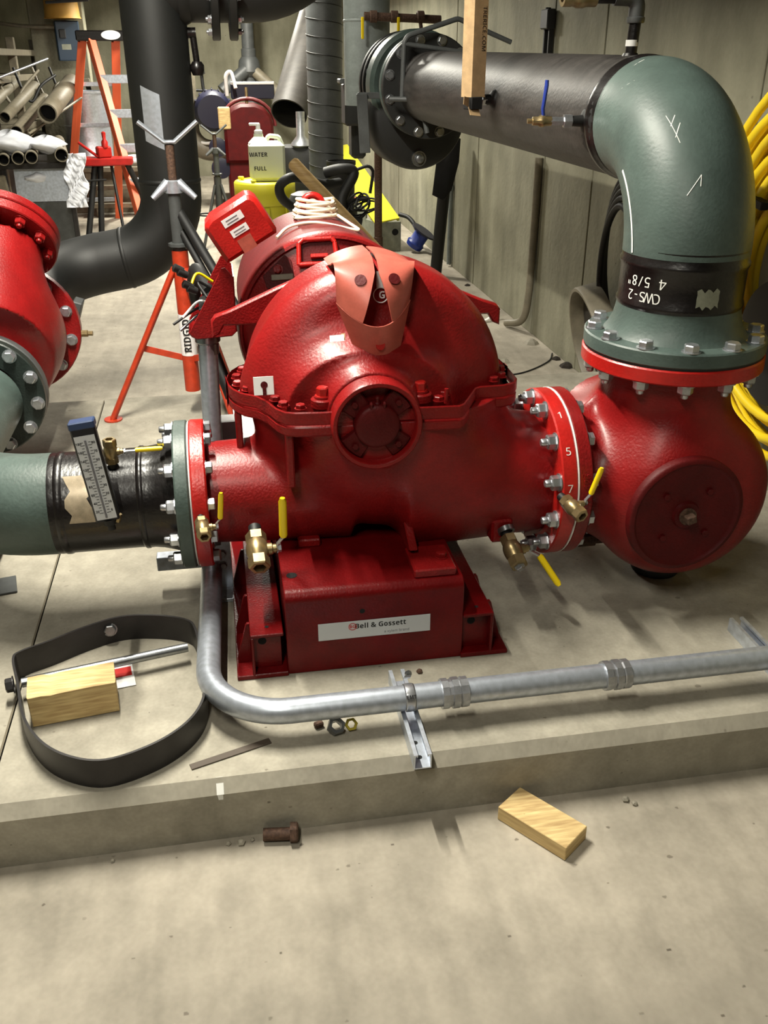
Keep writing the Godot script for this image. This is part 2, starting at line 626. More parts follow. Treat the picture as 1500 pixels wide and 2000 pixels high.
	M.rust = mat(Color.WHITE, 0.75, 0.2, t_rust, 5.0)
	M.jug = mat(Color(0.80, 0.82, 0.74), 0.45)
	M.greypaint = mat(Color(0.30, 0.31, 0.31), 0.5, 0.0, t_mot, 2.0)
	M.bluegrey = mat(Color(0.52, 0.55, 0.54), 0.5, 0.0, t_mot, 2.0)
	M.greybox = mat(Color(0.56, 0.57, 0.50), 0.55, 0.0, t_mot, 3.0)
	M.pvc = mat(Color(0.50, 0.47, 0.40), 0.5, 0.0, t_mot, 3.0)
	M.plasticbag = mat(Color(0.86, 0.87, 0.90), 0.35)
	M.lamphood = mat(Color(0.75, 0.76, 0.76), 0.5)
	M.dirt = mat(Color(0.17, 0.14, 0.11), 0.95, 0.0, t_mot, 8.0)
	M.tag = mat(Color(0.72, 0.10, 0.07), 0.6)
	M.darkconc = mat(Color(0.55, 0.55, 0.55), 0.9, 0, t_wall, 0.4)
	M.joint = mat(Color(0.40, 0.37, 0.31), 0.95)
	for k in ["redsteel", "reddark", "red"]:
		M[k].metallic_specular = 0.35

# ---------------------------------------------------------------- ready
func _ready() -> void:
	var cam := Camera3D.new()
	cam.name = "camera"
	cam.position = V(0, 1.6, 0)
	cam.rotation_degrees = V(-26.436, -9.986, 0)
	cam.fov = 58.655
	cam.near = 0.05
	cam.far = 60.0
	add_child(cam)
	var we := WorldEnvironment.new()
	we.name = "environment"
	var env := Environment.new()
	env.background_mode = Environment.BG_COLOR
	env.background_color = Color(0.05, 0.05, 0.05)
	env.tonemap_mode = Environment.TONE_MAPPER_LINEAR
	env.tonemap_exposure = 1.0
	env.sdfgi_enabled = true
	env.ssao_enabled = true
	env.ssil_enabled = true
	we.environment = env
	add_child(we)
	materials()
	# hooded strip lights hanging along the room: [x, y, z, length, energy, label]
	for l in [[-0.42, 2.90, -2.6, 1.3, 19.0, "hooded strip light hanging left above the red pump, out of view"], [-0.5, 2.90, 0.0, 1.3, 5.0, "hooded strip light hanging left above the viewer, out of view"], [-0.40, 2.90, -5.6, 1.3, 4.4, "hooded strip light hanging above the tall black pipe, out of view"], [0.3, 2.9, -8.6, 1.3, 24.0, "hooded strip light hanging above the yellow drum, out of view"], [0.2, 2.9, -12.0, 1.3, 27.0, "hooded strip light hanging above the far pump, out of view"]]:
		strip_light(V(l[0], l[1], l[2]), l[3], l[4], l[5])
	room()
	pump_base()
	pump()
	motor()
	discharge_pipe()
	suction_diffuser()
	riser()
	shaft_guard()
	front_valves()
	conduit()
	pad_objects()
	left_valve()
	tall_pipe()
	pipe_stands()
	far_right()
	far_middle()
	far_left()

func strip_light(p: Vector3, length: float, energy: float, label: String) -> void:
	var t := thing("strip_light", p, label, "light", "strip lights on the ceiling")
	var hood := B.new()
	hood.sheet([[V(-0.115, -0.073, -length / 2), V(-0.115, -0.073, length / 2)], [V(-0.105, 0.03, -length / 2), V(-0.105, 0.03, length / 2)], [V(0, 0.06, -length / 2), V(0, 0.06, length / 2)], [V(0.105, 0.03, -length / 2), V(0.105, 0.03, length / 2)], [V(0.115, -0.073, -length / 2), V(0.115, -0.073, length / 2)]], 0.004)
	var h := MeshInstance3D.new()
	h.name = "hood"
	h.mesh = hood.mesh()
	h.material_override = M.lamphood
	t.add_child(h)
	var tb := B.new()
	tb.box(Transform3D.IDENTITY, V(0.04, 0.02, length - 0.06), 0.004)
	var g := MeshInstance3D.new()
	g.name = "lamp_tube"
	g.mesh = tb.mesh()
	var e := StandardMaterial3D.new()
	e.albedo_color = Color(0.9, 0.9, 0.9)
	e.emission_enabled = true
	e.emission = Color(1.0, 0.96, 0.86)
	e.emission_energy_multiplier = 2.0
	g.material_override = e
	t.add_child(g)
	var rod := B.new()
	for s in [-0.4, 0.4]:
		rod.tube([V(0, 0.05, s), V(0, 3.3 - p.y, s)], 0.005, 6)
	var r := MeshInstance3D.new()
	r.name = "hanger"
	r.mesh = rod.mesh()
	r.material_override = M.steel
	t.add_child(r)
	var a := AreaLight3D.new()
	a.name = "glow"
	a.area_size = Vector2(0.04, length - 0.06)
	a.rotation_degrees = V(-90, 0, 0)
	a.position = V(0, -0.015, 0)
	a.light_color = Color(1.0, 0.98, 0.92)
	a.light_energy = energy
	a.shadow_enabled = true
	a.set("area_range", 30.0)
	a.set("area_attenuation", 2.0)
	t.add_child(a)

func slab(called: String, lo: Vector3, hi: Vector3, m: Material, label: String, cat: String, bev := 0.0) -> MeshInstance3D:
	var b := B.new()
	b.box(Transform3D(Basis(), (lo + hi) / 2), hi - lo, bev)
	return single(called, b, m, (lo + hi) / 2, label, cat, "", "structure")

func room() -> void:
	slab("floor", V(-3.4, -0.2, -15.2), V(2.35, 0, 3.2), M.floor, "stained bare concrete floor of the pump room", "floor")
	slab("ceiling", V(-3.4, 3.3, -15.2), V(2.35, 3.5, 3.2), M.darkconc, "concrete ceiling above the pumps, out of view", "ceiling")
	slab("wall_back", V(-3.4, 0, -15.2), V(2.35, 3.3, -15.0), M.wall, "far concrete wall at the end of the room", "wall")
	slab("wall_left", V(-3.4, 0, -15.0), V(-3.2, 3.3, 3.0), M.wall, "long concrete wall behind the stored pipes", "wall")
	slab("wall_front", V(-3.4, 0, 3.0), V(2.35, 3.3, 3.2), M.darkconc, "concrete wall behind the viewer, out of view", "wall")
	# right wall: a backing with cast panels that can be told apart
	var w := slab("wall_right", V(2.0, 0, -15.0), V(2.35, 3.3, 3.0), M.joint, "streaked concrete wall of tall form panels beside the pump", "wall")
	var zs := [3.0, 0.6, -0.6, -1.8, -2.55, -3.3, -4.05, -4.8, -5.55, -6.3, -7.05, -7.8, -9.0, -10.2, -11.4, -12.6, -13.8, -15.0]
	for k in zs.size() - 1:
		var b := B.new()
		var za: float = zs[k]
		var zb: float = zs[k + 1]
		var th := 0.052 + 0.004 * ((k * 7) % 3)
		b.box(Transform3D(Basis(), V(2.0 - th / 2 + 0.01, 1.65, (za + zb) / 2)), V(th, 3.3, za - zb - 0.006), 0.003)
		part(w, "panel", b, M.wall)
	# housekeeping pad, front edge chamfered, with a joint towards the neighbouring pump
	var pad := B.new()
	var prof := PV([-1.602, 0.0, -1.577, 0.0, -1.577, 0.132, -1.602, 0.16, -4.26, 0.16, -4.26, 0.0])
	# profile in (z, y): turned so that it is pushed along x
	pad.extrude(Transform3D(Basis(V(0, 0, 1), V(0, 1, 0), V(-1, 0, 0)), V(1.94, 0, 0)), prof, 2.525, 0.0)
	var pn := single("concrete_pad", pad, M.pad, V(0.6, 0, -1.6), "low concrete housekeeping pad with a chamfered front edge under the pump", "concrete pad", "", "structure")
	var jt := B.new()
	jt.box(T(V(-0.5915, 0.157, -2.92)), V(0.005, 0.004, 2.64), 0.0)
	part(pn, "joint", jt, M.joint)
	var pad2 := B.new()
	prof = PV([-1.577, 0.0, -1.577, 0.13, -1.602, 0.158, -4.26, 0.158, -4.26, 0.0])
	pad2.extrude(Transform3D(Basis(V(0, 0, 1), V(0, 1, 0), V(-1, 0, 0)), V(-0.592, 0, 0)), prof, 2.0, 0.0)
	single("concrete_pad", pad2, M.pad, V(-1.5, 0, -1.6), "concrete pad left of the joint, continuing under the neighbouring pump", "concrete pad", "", "structure")
	var cm := B.new()
	cm.face([V(-0.100, 0.1605, -1.604), V(-0.084, 0.1605, -1.604), V(-0.084, 0.1335, -1.5755), V(-0.100, 0.1335, -1.5755)], V(0, 0.7, 0.7))
	cm.face([V(-0.099, 0.1335, -1.5765), V(-0.086, 0.1335, -1.5765), V(-0.087, 0.118, -1.5765), V(-0.097, 0.118, -1.5765)], V(0, 0, 1))
	part(pn, "chalk_mark", cm, M.chalk, "white chalk line across the pad edge")

# ---------------------------------------------------------------- the pump and its frame
func pump_base() -> void:
	var o := thing("steel_skid", V(0.32, 0.16, -2.7), "dark red welded steel base frame with a makers plate under the big pump", "base frame")
	for s in [[-0.04, 0.092], [0.552, 0.682]]:
		var b := B.new()
		b.box(T(V((s[0] + s[1]) / 2, 0.167, -2.80)), V(s[1] - s[0], 0.014, 1.70), 0.002)
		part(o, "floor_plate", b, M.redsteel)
	for s in [[0.0, 0.084, 0.0], [0.556, 0.638, 0.638]]:
		var b := B.new()
		b.box(T(V((s[0] + s[1]) / 2, 0.290, -2.80)), V(s[1] - s[0], 0.01, 1.70), 0.002)
		var wx: float = s[2] + (0.004 if s[2] < 0.3 else -0.004)
		b.box(T(V(wx, 0.228, -2.80)), V(0.008, 0.116, 1.70), 0.002)
		b.box(T(V((s[0] + s[1]) / 2, 0.23, -1.985)), V(s[1] - s[0] - 0.012, 0.112, 0.008), 0.001)
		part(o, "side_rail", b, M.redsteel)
		var d := B.new()
		var hx: float = (s[0] + s[1]) / 2 - 0.012
		d.lathe(AY(V(hx, 0.256, -1.9815), V(0, 0, 1)), P2([0.0, 0.0006, 0.011, 0.0006]), 16)
		d.lathe(AY(V((s[0] + s[1]) / 2 + 0.002, 0.2953, -1.985), V(0, 1, 0)), P2([0.0, 0.0004, 0.0055, 0.0004]), 12)
		part(o, "hole", d, M.hole)
	for z in [-2.02, -2.16, -2.42, -2.75, -3.2, -3.58]:
		for s in [[0.0, -1.0], [0.638, 1.0]]:
			var b := B.new()
			var g := PV([0, 0.174, 0.036, 0.174, 0.036, 0.19, 0.010, 0.288, 0.006, 0.293, 0, 0.293])
			for k in g.size():
				g[k].x *= s[1]
			b.extrude(Transform3D(Basis(), V(s[0], 0, z)), g, 0.009, 0.001)
			part(o, "gusset", b, M.redsteel)
	# front pedestal: a folded plate with a rounded front edge
	var pd := B.new()
	var c := PV([-2.80, 0.162, -1.957, 0.162, -1.957, 0.374, -1.959, 0.384, -1.963, 0.391, -1.969, 0.397, -1.976, 0.4005, -1.986, 0.402, -2.80, 0.402])
	pd.extrude(Transform3D(Basis(V(0, 0, 1), V(0, 1, 0), V(-1, 0, 0)), V(0.556, 0, 0)), c, 0.464, 0.002)
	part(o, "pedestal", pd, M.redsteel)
	var mt := B.new()
	mt.box(T(V(0.335, 0.36, -3.2)), V(0.5, 0.3, 0.62), 0.006)
	part(o, "motor_mount", mt, M.redsteel)
	var h := B.new()
	h.lathe(AY(V(0.118, 0.4025, -2.05), V(0, 1, 0)), P2([0.0, 0.0004, 0.014, 0.0004]), 16)
	h.lathe(AY(V(0.288, 0.334, -1.9565), V(0, 0, 1)), P2([0.0, 0.0004, 0.007, 0.0004]), 16)
	part(o, "hole", h, M.hole)
	var np := B.new()
	np.box(T(V(0.320, 0.281, -1.9555)), V(0.294, 0.051, 0.002), 0.0005)
	var pl := part(o, "nameplate", np, M.plate, "silver makers plate with black lettering")
	var tx := B.new()
	tx.text("Bell & Gossett", T(V(0.335, 0.2905, -1.9545)), 0.0200, 0.0008)
	part(pl, "lettering", tx, M.ink)
	var t2 := B.new()
	t2.text("a xylem brand", T(V(0.378, 0.2665, -1.9545)), 0.0105, 0.0006, false)
	part(pl, "lettering", t2, M.inkgrey)
	var lg := B.new()
	var f := AY(V(0.262, 0.2905, -1.9545), V(0, 0, 1))
	lg.lathe(f, P2([0.0092, 0, 0.0092, 0.0008, 0.0108, 0.0008, 0.0108, 0]), 24)
	lg.text("BG", T(V(0.262, 0.2905, -1.9545)), 0.0125, 0.0008)
	part(pl, "emblem", lg, M.redbright, "red round emblem")

func smin(a: float, b: float, k: float) -> float:
	var h := maxf(k - absf(a - b), 0.0) / k
	return minf(a, b) - h * h * k * 0.25

func cyl_z(p: Vector3, c: Vector3, R: float, hz: float, rnd: float) -> float:
	var dx := Vector2(p.x - c.x, p.y - c.y).length() - R + rnd
	var dz := absf(p.z - c.z) - hz + rnd
	return minf(maxf(dx, dz), 0.0) + Vector2(maxf(dx, 0.0), maxf(dz, 0.0)).length() - rnd

func cone(p: Vector3, a: Vector3, b: Vector3, ra: float, rb: float) -> float:   # flat-ended cone frustum, roughly a distance
	var d := b - a
	var L := d.length()
	d /= L
	var h := (p - a).dot(d)
	var rad := (p - a - d * h).length()
	var u := clampf(h / L, 0.0, 1.0)
	var s := rad - lerpf(ra, rb, u)
	return maxf(s, maxf(-h, h - L)) if s < 0.0 or (h >= 0.0 and h <= L) else Vector2(maxf(s, 0.0), maxf(-h, h - L)).length()

const YS := 0.797          # the split of the casing, at shaft height
func upper_field(p: Vector3) -> float:
	var a := cyl_z(p, V(0.385, 0.80, -2.375), 0.345, 0.135, 0.085)
	var hub := cone(V(0.35 + (p.x - 0.35) * 0.74, p.y, p.z), V(0.35, 0.80, -2.30), V(0.348, 0.80, -2.155), 0.235, 0.158)
	var neck := cone(p, V(0.345, 0.80, -2.18), V(0.345, 0.80, -2.100), 0.150, 0.118)
	var rear := cone(p, V(0.345, 0.80, -2.45), V(0.345, 0.80, -2.68), 0.24, 0.14)
	var d := smin(a, hub, 0.06)
	d = smin(d, neck, 0.035)
	d = smin(d, rear, 0.07)
	return d

func lower_field(p: Vector3) -> float:
	var q := p - V(0.405, 0.735, -2.31)
	var e0 := (q / V(0.318, 0.318, 0.225)).length()
	var bowl := e0 * (e0 - 1.0) / maxf((q / V(0.318 * 0.318, 0.318 * 0.318, 0.225 * 0.225)).length(), 0.001)
	var a := smin(cyl_z(p, V(0.395, 0.785, -2.36), 0.345, 0.145, 0.11), bowl, 0.05)
	var b := cone(p, V(0.30, 0.527, -2.33), V(-0.085, 0.527, -2.33), 0.155, 0.139)
	var c := cone(p, V(0.45, 0.545, -2.33), V(0.865, 0.520, -2.33), 0.215, 0.172)
	var hub := cone(p, V(0.355, 0.78, -2.25), V(0.345, 0.80, -2.10), 0.20, 0.100)
	var rear := cone(p, V(0.345, 0.80, -2.45), V(0.345, 0.80, -2.68), 0.24, 0.14)
	var d := smin(a, b, 0.04)
	d = smin(d, c, 0.07)
	d = smin(d, hub, 0.07)
	d = smin(d, rear, 0.07)
	return maxf(d, p.y - YS)

func pump() -> void:
	var o := thing("pump", V(0.38, 0.40, -2.33), "big red split-case centrifugal pump in the middle of the pad", "pump")
	var lo := B.new()
	lo.field(lower_field, V(-0.10, 0.32, -2.74), V(0.90, 0.82, -2.02), 0.0095)
	part(o, "lower_casing", lo, M.red)
	var up := B.new()
	up.field(upper_field, V(0.02, 0.77, -2.72), V(0.75, 1.17, -2.02), 0.0095)
	part(o, "upper_casing", up, M.red)
	# split flanges
	var fr := [-0.012, -2.41, -0.006, -2.335, 0.004, -2.30, 0.025, -2.262, 0.062, -2.232, 0.085, -2.19, 0.105, -2.13, 0.125, -2.10, 0.15, -2.09, 0.215, -2.083, 0.345, -2.083, 0.555, -2.072, 0.572, -2.085, 0.630, -2.195, 0.645, -2.205, 0.71, -2.208, 0.745, -2.225, 0.762, -2.26, 0.766, -2.36, 0.766, -2.40]
	var out := PackedVector2Array()
	for k in range(0, fr.size(), 2):
		out.append(Vector2(fr[k], fr[k + 1]))
	for k in range(fr.size() - 2, -1, -2):
		out.append(Vector2(fr[k], -4.76 - fr[k + 1]))
	var flat := Transform3D(Basis(V(1, 0, 0), V(0, 0, 1), V(0, -1, 0)), V(0, 0.832, 0))
	var fu := B.new()
	fu.extrude(flat, out, 0.0345, 0.003)
	part(o, "upper_flange", fu, M.red)
	var fl := B.new()
	fl.extrude(Transform3D(flat.basis, V(0, 0.7965, 0)), out, 0.030, 0.006)
	part(o, "lower_flange", fl, M.red)
	var hx := hex_mesh(0.0125, 0.012)
	for q in [[0.035, -2.445], [0.018, -2.385], [0.019, -2.325], [0.042, -2.28], [0.108, -2.235], [0.108, -2.19], [0.125, -2.145], [0.165, -2.118], [0.735, -2.395], [0.737, -2.335], [0.722, -2.275], [0.692, -2.245], [0.640, -2.245], [0.588, -2.25], [0.536, -2.25], [0.545, -2.20], [0.535, -2.155], [0.512, -2.118]]:
		shared(o, "casing_bolt", hx, M.red, Transform3D(Basis(Vector3.UP, q[0] * 9.0), V(q[0], 0.832, q[1])))
	for q in [[0.222, -2.135], [0.468, -2.135]]:
		var bs := B.new()
		bs.lathe(T(V(q[0], 0.830, q[1])), P2([0.03, 0, 0.03, 0.018, 0.027, 0.021, 0, 0.021]), 20)
		bs.lathe(T(V(q[0], 0.850, q[1])), P2([0.021, 0, 0.021, 0.006, 0, 0.006]), 20)
		var bo := part(o, "bolt_boss", bs, M.red)
		shared(bo, "hex_bolt", hex_mesh(0.0155, 0.024), M.redbright, T(V(q[0], 0.855, q[1])))
	var pinb := B.new()
	pinb.tube([V(0.527, 0.83, -2.10), V(0.527, 0.868, -2.10)], 0.0055, 10)
	part(o, "dowel_pin", pinb, M.red)
	var wt := B.new()
	wt.box(T(V(0.082, 0.868, -2.20), -14, 0, 0), V(0.050, 0.046, 0.0015), 0.0004)
	var tg := part(o, "white_tag", wt, M.white, "small square white tag standing on the split flange")
	var wh := B.new()
	wh.lathe(AY(V(0.083, 0.870, -2.2005), V(0, 0.24, 0.97)), P2([0.0, 0.0015, 0.009, 0.0015]), 16)
	wh.box(T(V(0.083, 0.855, -2.1955), -14, 0, 0), V(0.009, 0.022, 0.002), 0.0)
	part(tg, "hole", wh, M.reddark)
	# bearing housing, looking at the viewer
	var ax := V(0.345, 0.80, -2.13)
	var bh := B.new()
	bh.lathe(AY(ax, V(0, 0, 1)), P2([0.112, 0, 0.112, 0.082, 0.109, 0.086, 0.101, 0.086, 0.098, 0.083, 0.097, 0.046, 0.046, 0.044]), 56)
	var hs := part(o, "bearing_housing", bh, M.red)
	var cp := B.new()
	cp.lathe(AY(ax, V(0, 0, 1)), P2([0.056, 0.040, 0.056, 0.080, 0.052, 0.086, 0.044, 0.089, 0, 0.090]), 40)
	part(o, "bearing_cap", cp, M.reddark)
	for k in 4:
		var a := PI / 4 + k * PI / 2
		var f := Transform3D(Basis(V(0, 0, 1), a), V(0.345, 0.80, -2.088))
		var lb := B.new()
		var lobe := PackedVector2Array([Vector2(0.050, -0.026), Vector2(0.086, -0.032)])
		for s in 7:
			var q := -0.34 + 0.68 * s / 6
			lobe.append(Vector2(0.0955 * cos(q), 0.0955 * sin(q)))
		lobe.append(Vector2(0.086, 0.032))
		lobe.append(Vector2(0.050, 0.026))
		lb.extrude(f, lobe, 0.026, 0.003)
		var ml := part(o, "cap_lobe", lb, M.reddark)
		shared(ml, "cap_bolt", hex_mesh(0.0085, 0.009), M.reddark, Transform3D(AY(f * V(0.079, 0, 0.026), V(0, 0, 1)).basis, f * V(0.076, 0, 0.0255)))
	var gf := B.new()
	gf.lathe(AY(V(0.345, 0.852, -2.055), V(0, 1, 0.25)), P2([0.0075, 0, 0.0075, 0.008, 0.005, 0.010, 0.005, 0.018, 0.006, 0.021, 0.003, 0.026, 0, 0.026]), 12)
	part(o, "grease_fitting", gf, M.reddark)
	for s in [-0.016, 0.016]:
		var cl := B.new()
		cl.box(T(V(0.345 + s, 0.853, -2.046), 25, 0, 0), V(0.007, 0.022, 0.012), 0.002)
		part(o, "clip", cl, M.reddark)
	# feet on the pedestal
	for q in [[0.484, 0.056], [0.180, 0.03]]:
		var ft := B.new()
		ft.box(T(V(q[0], 0.413, -2.045 if q[0] > 0.3 else -2.26)), V(q[1] * 2, 0.024, 0.13), 0.004)
		if q[0] > 0.3: ft.extrude(Transform3D(Basis(V(0, 0, 1), V(0, 1, 0), V(-1, 0, 0)), V(q[0] - 0.030, 0, 0)), PV([-2.09, 0.42, -2.30, 0.42, -2.34, 0.62, -2.22, 0.56, -2.14, 0.48, -2.06, 0.44]), 0.022, 0.003)
		part(o, "foot", ft, M.red)
		if q[0] > 0.3:
			shared(o, "foot_bolt", hex_mesh(0.014, 0.016), M.red, T(V(0.512, 0.425, -2.04)))
	# ribs under the split flange at the left
	for q in [[0.014, -2.30, 0.56], [0.135, -2.12, 0.62]]:
		var rb := B.new()
		rb.box(T(V(q[0], (0.768 + q[2]) / 2, q[1] - 0.06)), V(0.018, 0.768 - q[2], 0.13), 0.004)
		part(o, "rib", rb, M.red)
	# side nozzle flanges, bolts and drain bosses
	part(o, "discharge_flange", disc(V(-0.120, 0.527, -2.33), V(1, 0, 0), 0.203, 0.040, 0.10), M.redbright)
	bolts(o, V(-0.080, 0.527, -2.33), V(1, 0, 0), 12, 0.181, 0.0165, 0.018, M.zinc, 0.0, 0.5, "flange_nut")
	part(o, "suction_flange", disc(V(0.855, 0.520, -2.33), V(1, 0, 0), 0.2415, 0.044, 0.12), M.redbright)
	bolts(o, V(0.855, 0.520, -2.33), V(-1, 0, 0), 12, 0.215, 0.021, 0.026, M.zinc, 0.016, 0.5, "flange_nut")
	for q in [["5", 0.02, 0.62], ["7", -0.02, 0.20], ["1", 0.02, 1.08]]:
		var a: float = q[2]
		var n := V(0, sin(a), cos(a))
		var fx := Transform3D(Basis(V(1, 0, 0), n.cross(V(1, 0, 0)), n), V(0.876, 0.520, -2.33) + n * 0.2418)
		var tx := B.new()
		tx.text(q[0], fx, 0.030, 0.0006, false)
		part(o, "chalk_number", tx, M.chalk)
	# lifting arms behind the casing
	for s in [-1.0, 1.0]:
		var ar := B.new()
		var poly := PV([0.15, 0.24, 0.24, 0.205, 0.38, 0.145, 0.425, 0.13, 0.437, 0.115, 0.437, 0.065, 0.415, 0.075, 0.40, 0.10, 0.33, 0.10, 0.20, 0.10])
		for k in poly.size():
			poly[k].x *= s
		ar.extrude(T(V(0.395, 0.80, -2.70)), poly, 0.03, 0.005)
		part(o, "lifting_arm", ar, M.red)
	var st := B.new()
	st.box(T(V(0.258, 1.005, -2.112), -38, -14, 6), V(0.034, 0.016, 0.001), 0.0)
	part(o, "sticker", st, M.white, "small white and orange warning sticker")
	var s2 := B.new()
	s2.box(T(V(0.274, 1.007, -2.1165), -38, -14, 6), V(0.009, 0.0165, 0.0012), 0.0)
	part(o, "sticker_edge", s2, M.card)

# ---------------------------------------------------------------- motor
func motor() -> void:
	var o := thing("motor", V(0.34, 0.52, -3.2), "dusty red electric motor behind the pump with an open terminal box", "motor")
	var C := V(0.34, 0.81, -2.86)
	var bd := B.new()
	bd.lathe(AY(V(0.34, 0.81, -3.62), V(0, 0, 1)), P2([0, 0, 0.22, 0, 0.265, 0.03, 0.285, 0.06, 0.288, 0.10, 0.288, 0.62, 0.283, 0.66]), 72)
	part(o, "frame", bd, M.reddust)
	var eb := B.new()
	eb.lathe(AY(V(0.34, 0.81, -2.98), V(0, 0, 1)), P2([0.300, 0, 0.304, 0.01, 0.304, 0.055, 0.299, 0.072, 0.290, 0.075, 0.284, 0.060, 0.13, 0.125, 0.10, 0.13, 0, 0.13]), 72)
	part(o, "end_bell", eb, M.red)
	# a window and a raised vent box on the sloping face
	var face := func(p: Vector3) -> Transform3D:
		var rad := V(p.x - 0.34, p.y - 0.81, 0)
		var r := rad.length()
		rad /= r
		var n := (rad * 0.42 + V(0, 0, 1)).normalized()
		var y := (rad - n * rad.dot(n)).normalized()
		return Transform3D(Basis(y.cross(n), y, n), V(p.x, p.y, -2.92 + (0.284 - r) / 0.154 * 0.065))
	var fw: Transform3D = face.call(V(0.170, 1.008, 0))
	var wd := B.new()
	wd.extrude(fw, PV([-0.060, -0.022, -0.045, 0.014, 0.050, 0.016, 0.055, -0.010, 0.030, -0.050, -0.040, -0.050]), 0.003, 0.001)
	var wp := part(o, "inspection_window", wd, M.reddark, "dark opening in the end bell")
	wd = B.new()
	wd.box(fw * T(V(0.0, -0.030, 0.006), 0, 0, -38), V(0.07, 0.018, 0.008), 0.002)
	part(wp, "pale_strip", wd, M.greybox)
	shared(wp, "bell_bolt", hex_mesh(0.013, 0.018), M.red, Transform3D(fw.basis * Basis(V(1, 0, 0), PI / 2), fw * V(0.005, -0.004, 0.003)))
	var fx: Transform3D = face.call(V(0.300, 1.062, 0)) * T(Vector3.ZERO, 0, 0, -8)
	var fr := PV([-0.060, -0.042, 0.060, -0.042, 0.056, 0.022, 0.046, 0.034, -0.042, 0.034, -0.056, 0.022])
	var vb := B.new()
	vb.extrude(fx, fr, 0.004, 0.001)
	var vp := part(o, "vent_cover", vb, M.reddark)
	var vr := B.new()
	for k in fr.size():
		var p := fr[k]
		var q := fr[(k + 1) % fr.size()]
		vr.tube([fx * V(p.x, p.y, 0.012), fx * V(q.x, q.y, 0.012)], 0.008, 8)
	part(vp, "vent_rim", vr, M.redbright)
	vr = B.new()
	vr.box(fx * T(V(0.005, -0.018, 0.012)), V(0.055, 0.012, 0.02), 0.002)
	part(vp, "vent_sill", vr, M.redbright)
	var ey := B.new()
	var pts := []
	for k in 24:
		var a := TAU * k / 24
		pts.append(V(0.335 + 0.036 * cos(a), 1.135 + 0.036 * sin(a), -3.36))
	ey.tube(pts, 0.012, 10, true)
	part(o, "lifting_eye", ey, M.redbright)
	var ft := B.new()
	for s in [-0.2, 0.2]:
		ft.box(T(V(0.34 + s, 0.535, -3.25)), V(0.12, 0.05, 0.5), 0.006)
	part(o, "foot", ft, M.red)
	# terminal box: lower half is a wedge, open to the upper left
	var A := V(-0.103, 0.80, -2.85)
	var tri := PV([-0.008, 0.022, 0.000, 0.010, 0.015, 0.002, 0.122, 0.008, 0.136, 0.020, 0.138, 0.190, 0.116, 0.218, 0.106, 0.216])
	var tb := B.new()
	tb.extrude(T(V(-0.105, 0.815, -2.85)), tri, 0.006, 0.001)
	var box := part(o, "terminal_box", tb, M.red, "red wedge-shaped terminal box, open at its slanted side")
	tb = B.new()
	tb.extrude(T(V(-0.105, 0.815, -3.05)), tri, 0.006, 0.001)
	part(box, "rear_plate", tb, M.red)
	var sd := B.new()
	var rim := [V(-0.008, 0.022, 0), V(0.0, 0.010, 0), V(0.015, 0.002, 0), V(0.122, 0.008, 0), V(0.136, 0.020, 0), V(0.138, 0.190, 0)]
	var r1 := []
	var r2 := []
	for p in rim:
		r1.append(p + V(-0.105, 0.815, -2.85))
		r2.append(p + V(-0.105, 0.815, -3.05))
	sd.sheet([r1, r2], 0.003)
	part(box, "side_wall", sd, M.red)
	var lg := B.new()
	lg.box(T(V(-0.035, 0.925, -2.95), 0, 0, -60), V(0.006, 0.10, 0.16), 0.002)
	part(box, "gasket", lg, M.rubber)
	for w in [[0.88, -0.16, 0], [0.90, -0.13, 1], [0.86, -0.14, 2], [0.96, -0.05, 3], [0.985, -0.10, 4]]:
		var wr := B.new()
		wr.tube(curve([V(-0.03, w[0] - 0.01, -2.93), V(-0.075, w[0] + 0.02, -2.91), V(w[1], w[0] - 0.02, -2.87)], 6), 0.0045, 8)
		part(o, "wire", wr, [M.rubber, M.white, M.steel, M.rubber, M.yellow][w[2]])
	var wn := B.new()
	for k in 4:
		wn.lathe(AY(V(-0.115 + 0.012 * k, 1.02 - 0.025 * k + 0.012 * (k % 2), -2.88), V(-1, 0.5, 0.2)), P2([0.011, 0, 0.013, 0.03, 0.006, 0.034, 0, 0.034]), 10)
	part(o, "wire_connector", wn, M.rubber)
	# its lid, swung up
	var L := B.new()
	var q := PV([-0.038, 1.165, -0.022, 1.185, 0.083, 1.246, 0.100, 1.246, 0.116, 1.236, 0.170, 1.152, 0.170, 1.138, 0.030, 1.058, 0.018, 1.056, 0.004, 1.076, -0.039, 1.150])
	L.extrude(T(V(0, 0, -2.93)), q, 0.135, 0.012)
	var lid := part(o, "terminal_box_lid", L, M.redbright, "red box lid with two white labels, swung up")
	var zz := -2.7935
	for d in [[0.044, 1.182, 0.066, 0.024], [0.062, 1.150, 0.055, 0.022]]:
		var lb := B.new()
		lb.box(T(V(d[0], d[1], zz), 0, 0, 29), V(d[2], d[3], 0.001), 0.0)
		part(lid, "label", lb, M.label)
	var ub := B.new()
	ub.box(T(V(0.082, 1.112, zz), 0, 0, 29), V(0.045, 0.042, 0.0008), 0.0)
	part(lid, "worn_label", ub, M.salmon)
	var lt := B.new()
	for k in 2:
		lt.box(T(V(0.040 + 0.004 * k, 1.184 - 0.008 * k, zz + 0.0008), 0, 0, 29), V(0.038, 0.003, 0.0006), 0.0)
		lt.box(T(V(0.060 + 0.004 * k, 1.153 - 0.008 * k, zz + 0.0008), 0, 0, 29), V(0.036, 0.0025, 0.0006), 0.0)
	part(lid, "print", lt, M.inkgrey)
	# white cord coiled round the lifting eye
	var cd := thing("rope_coil", V(0.335, 1.10, -3.36), "coil of white cord wound round the lifting eye on top of the motor", "rope")
	var rp := B.new()
	var cp := []
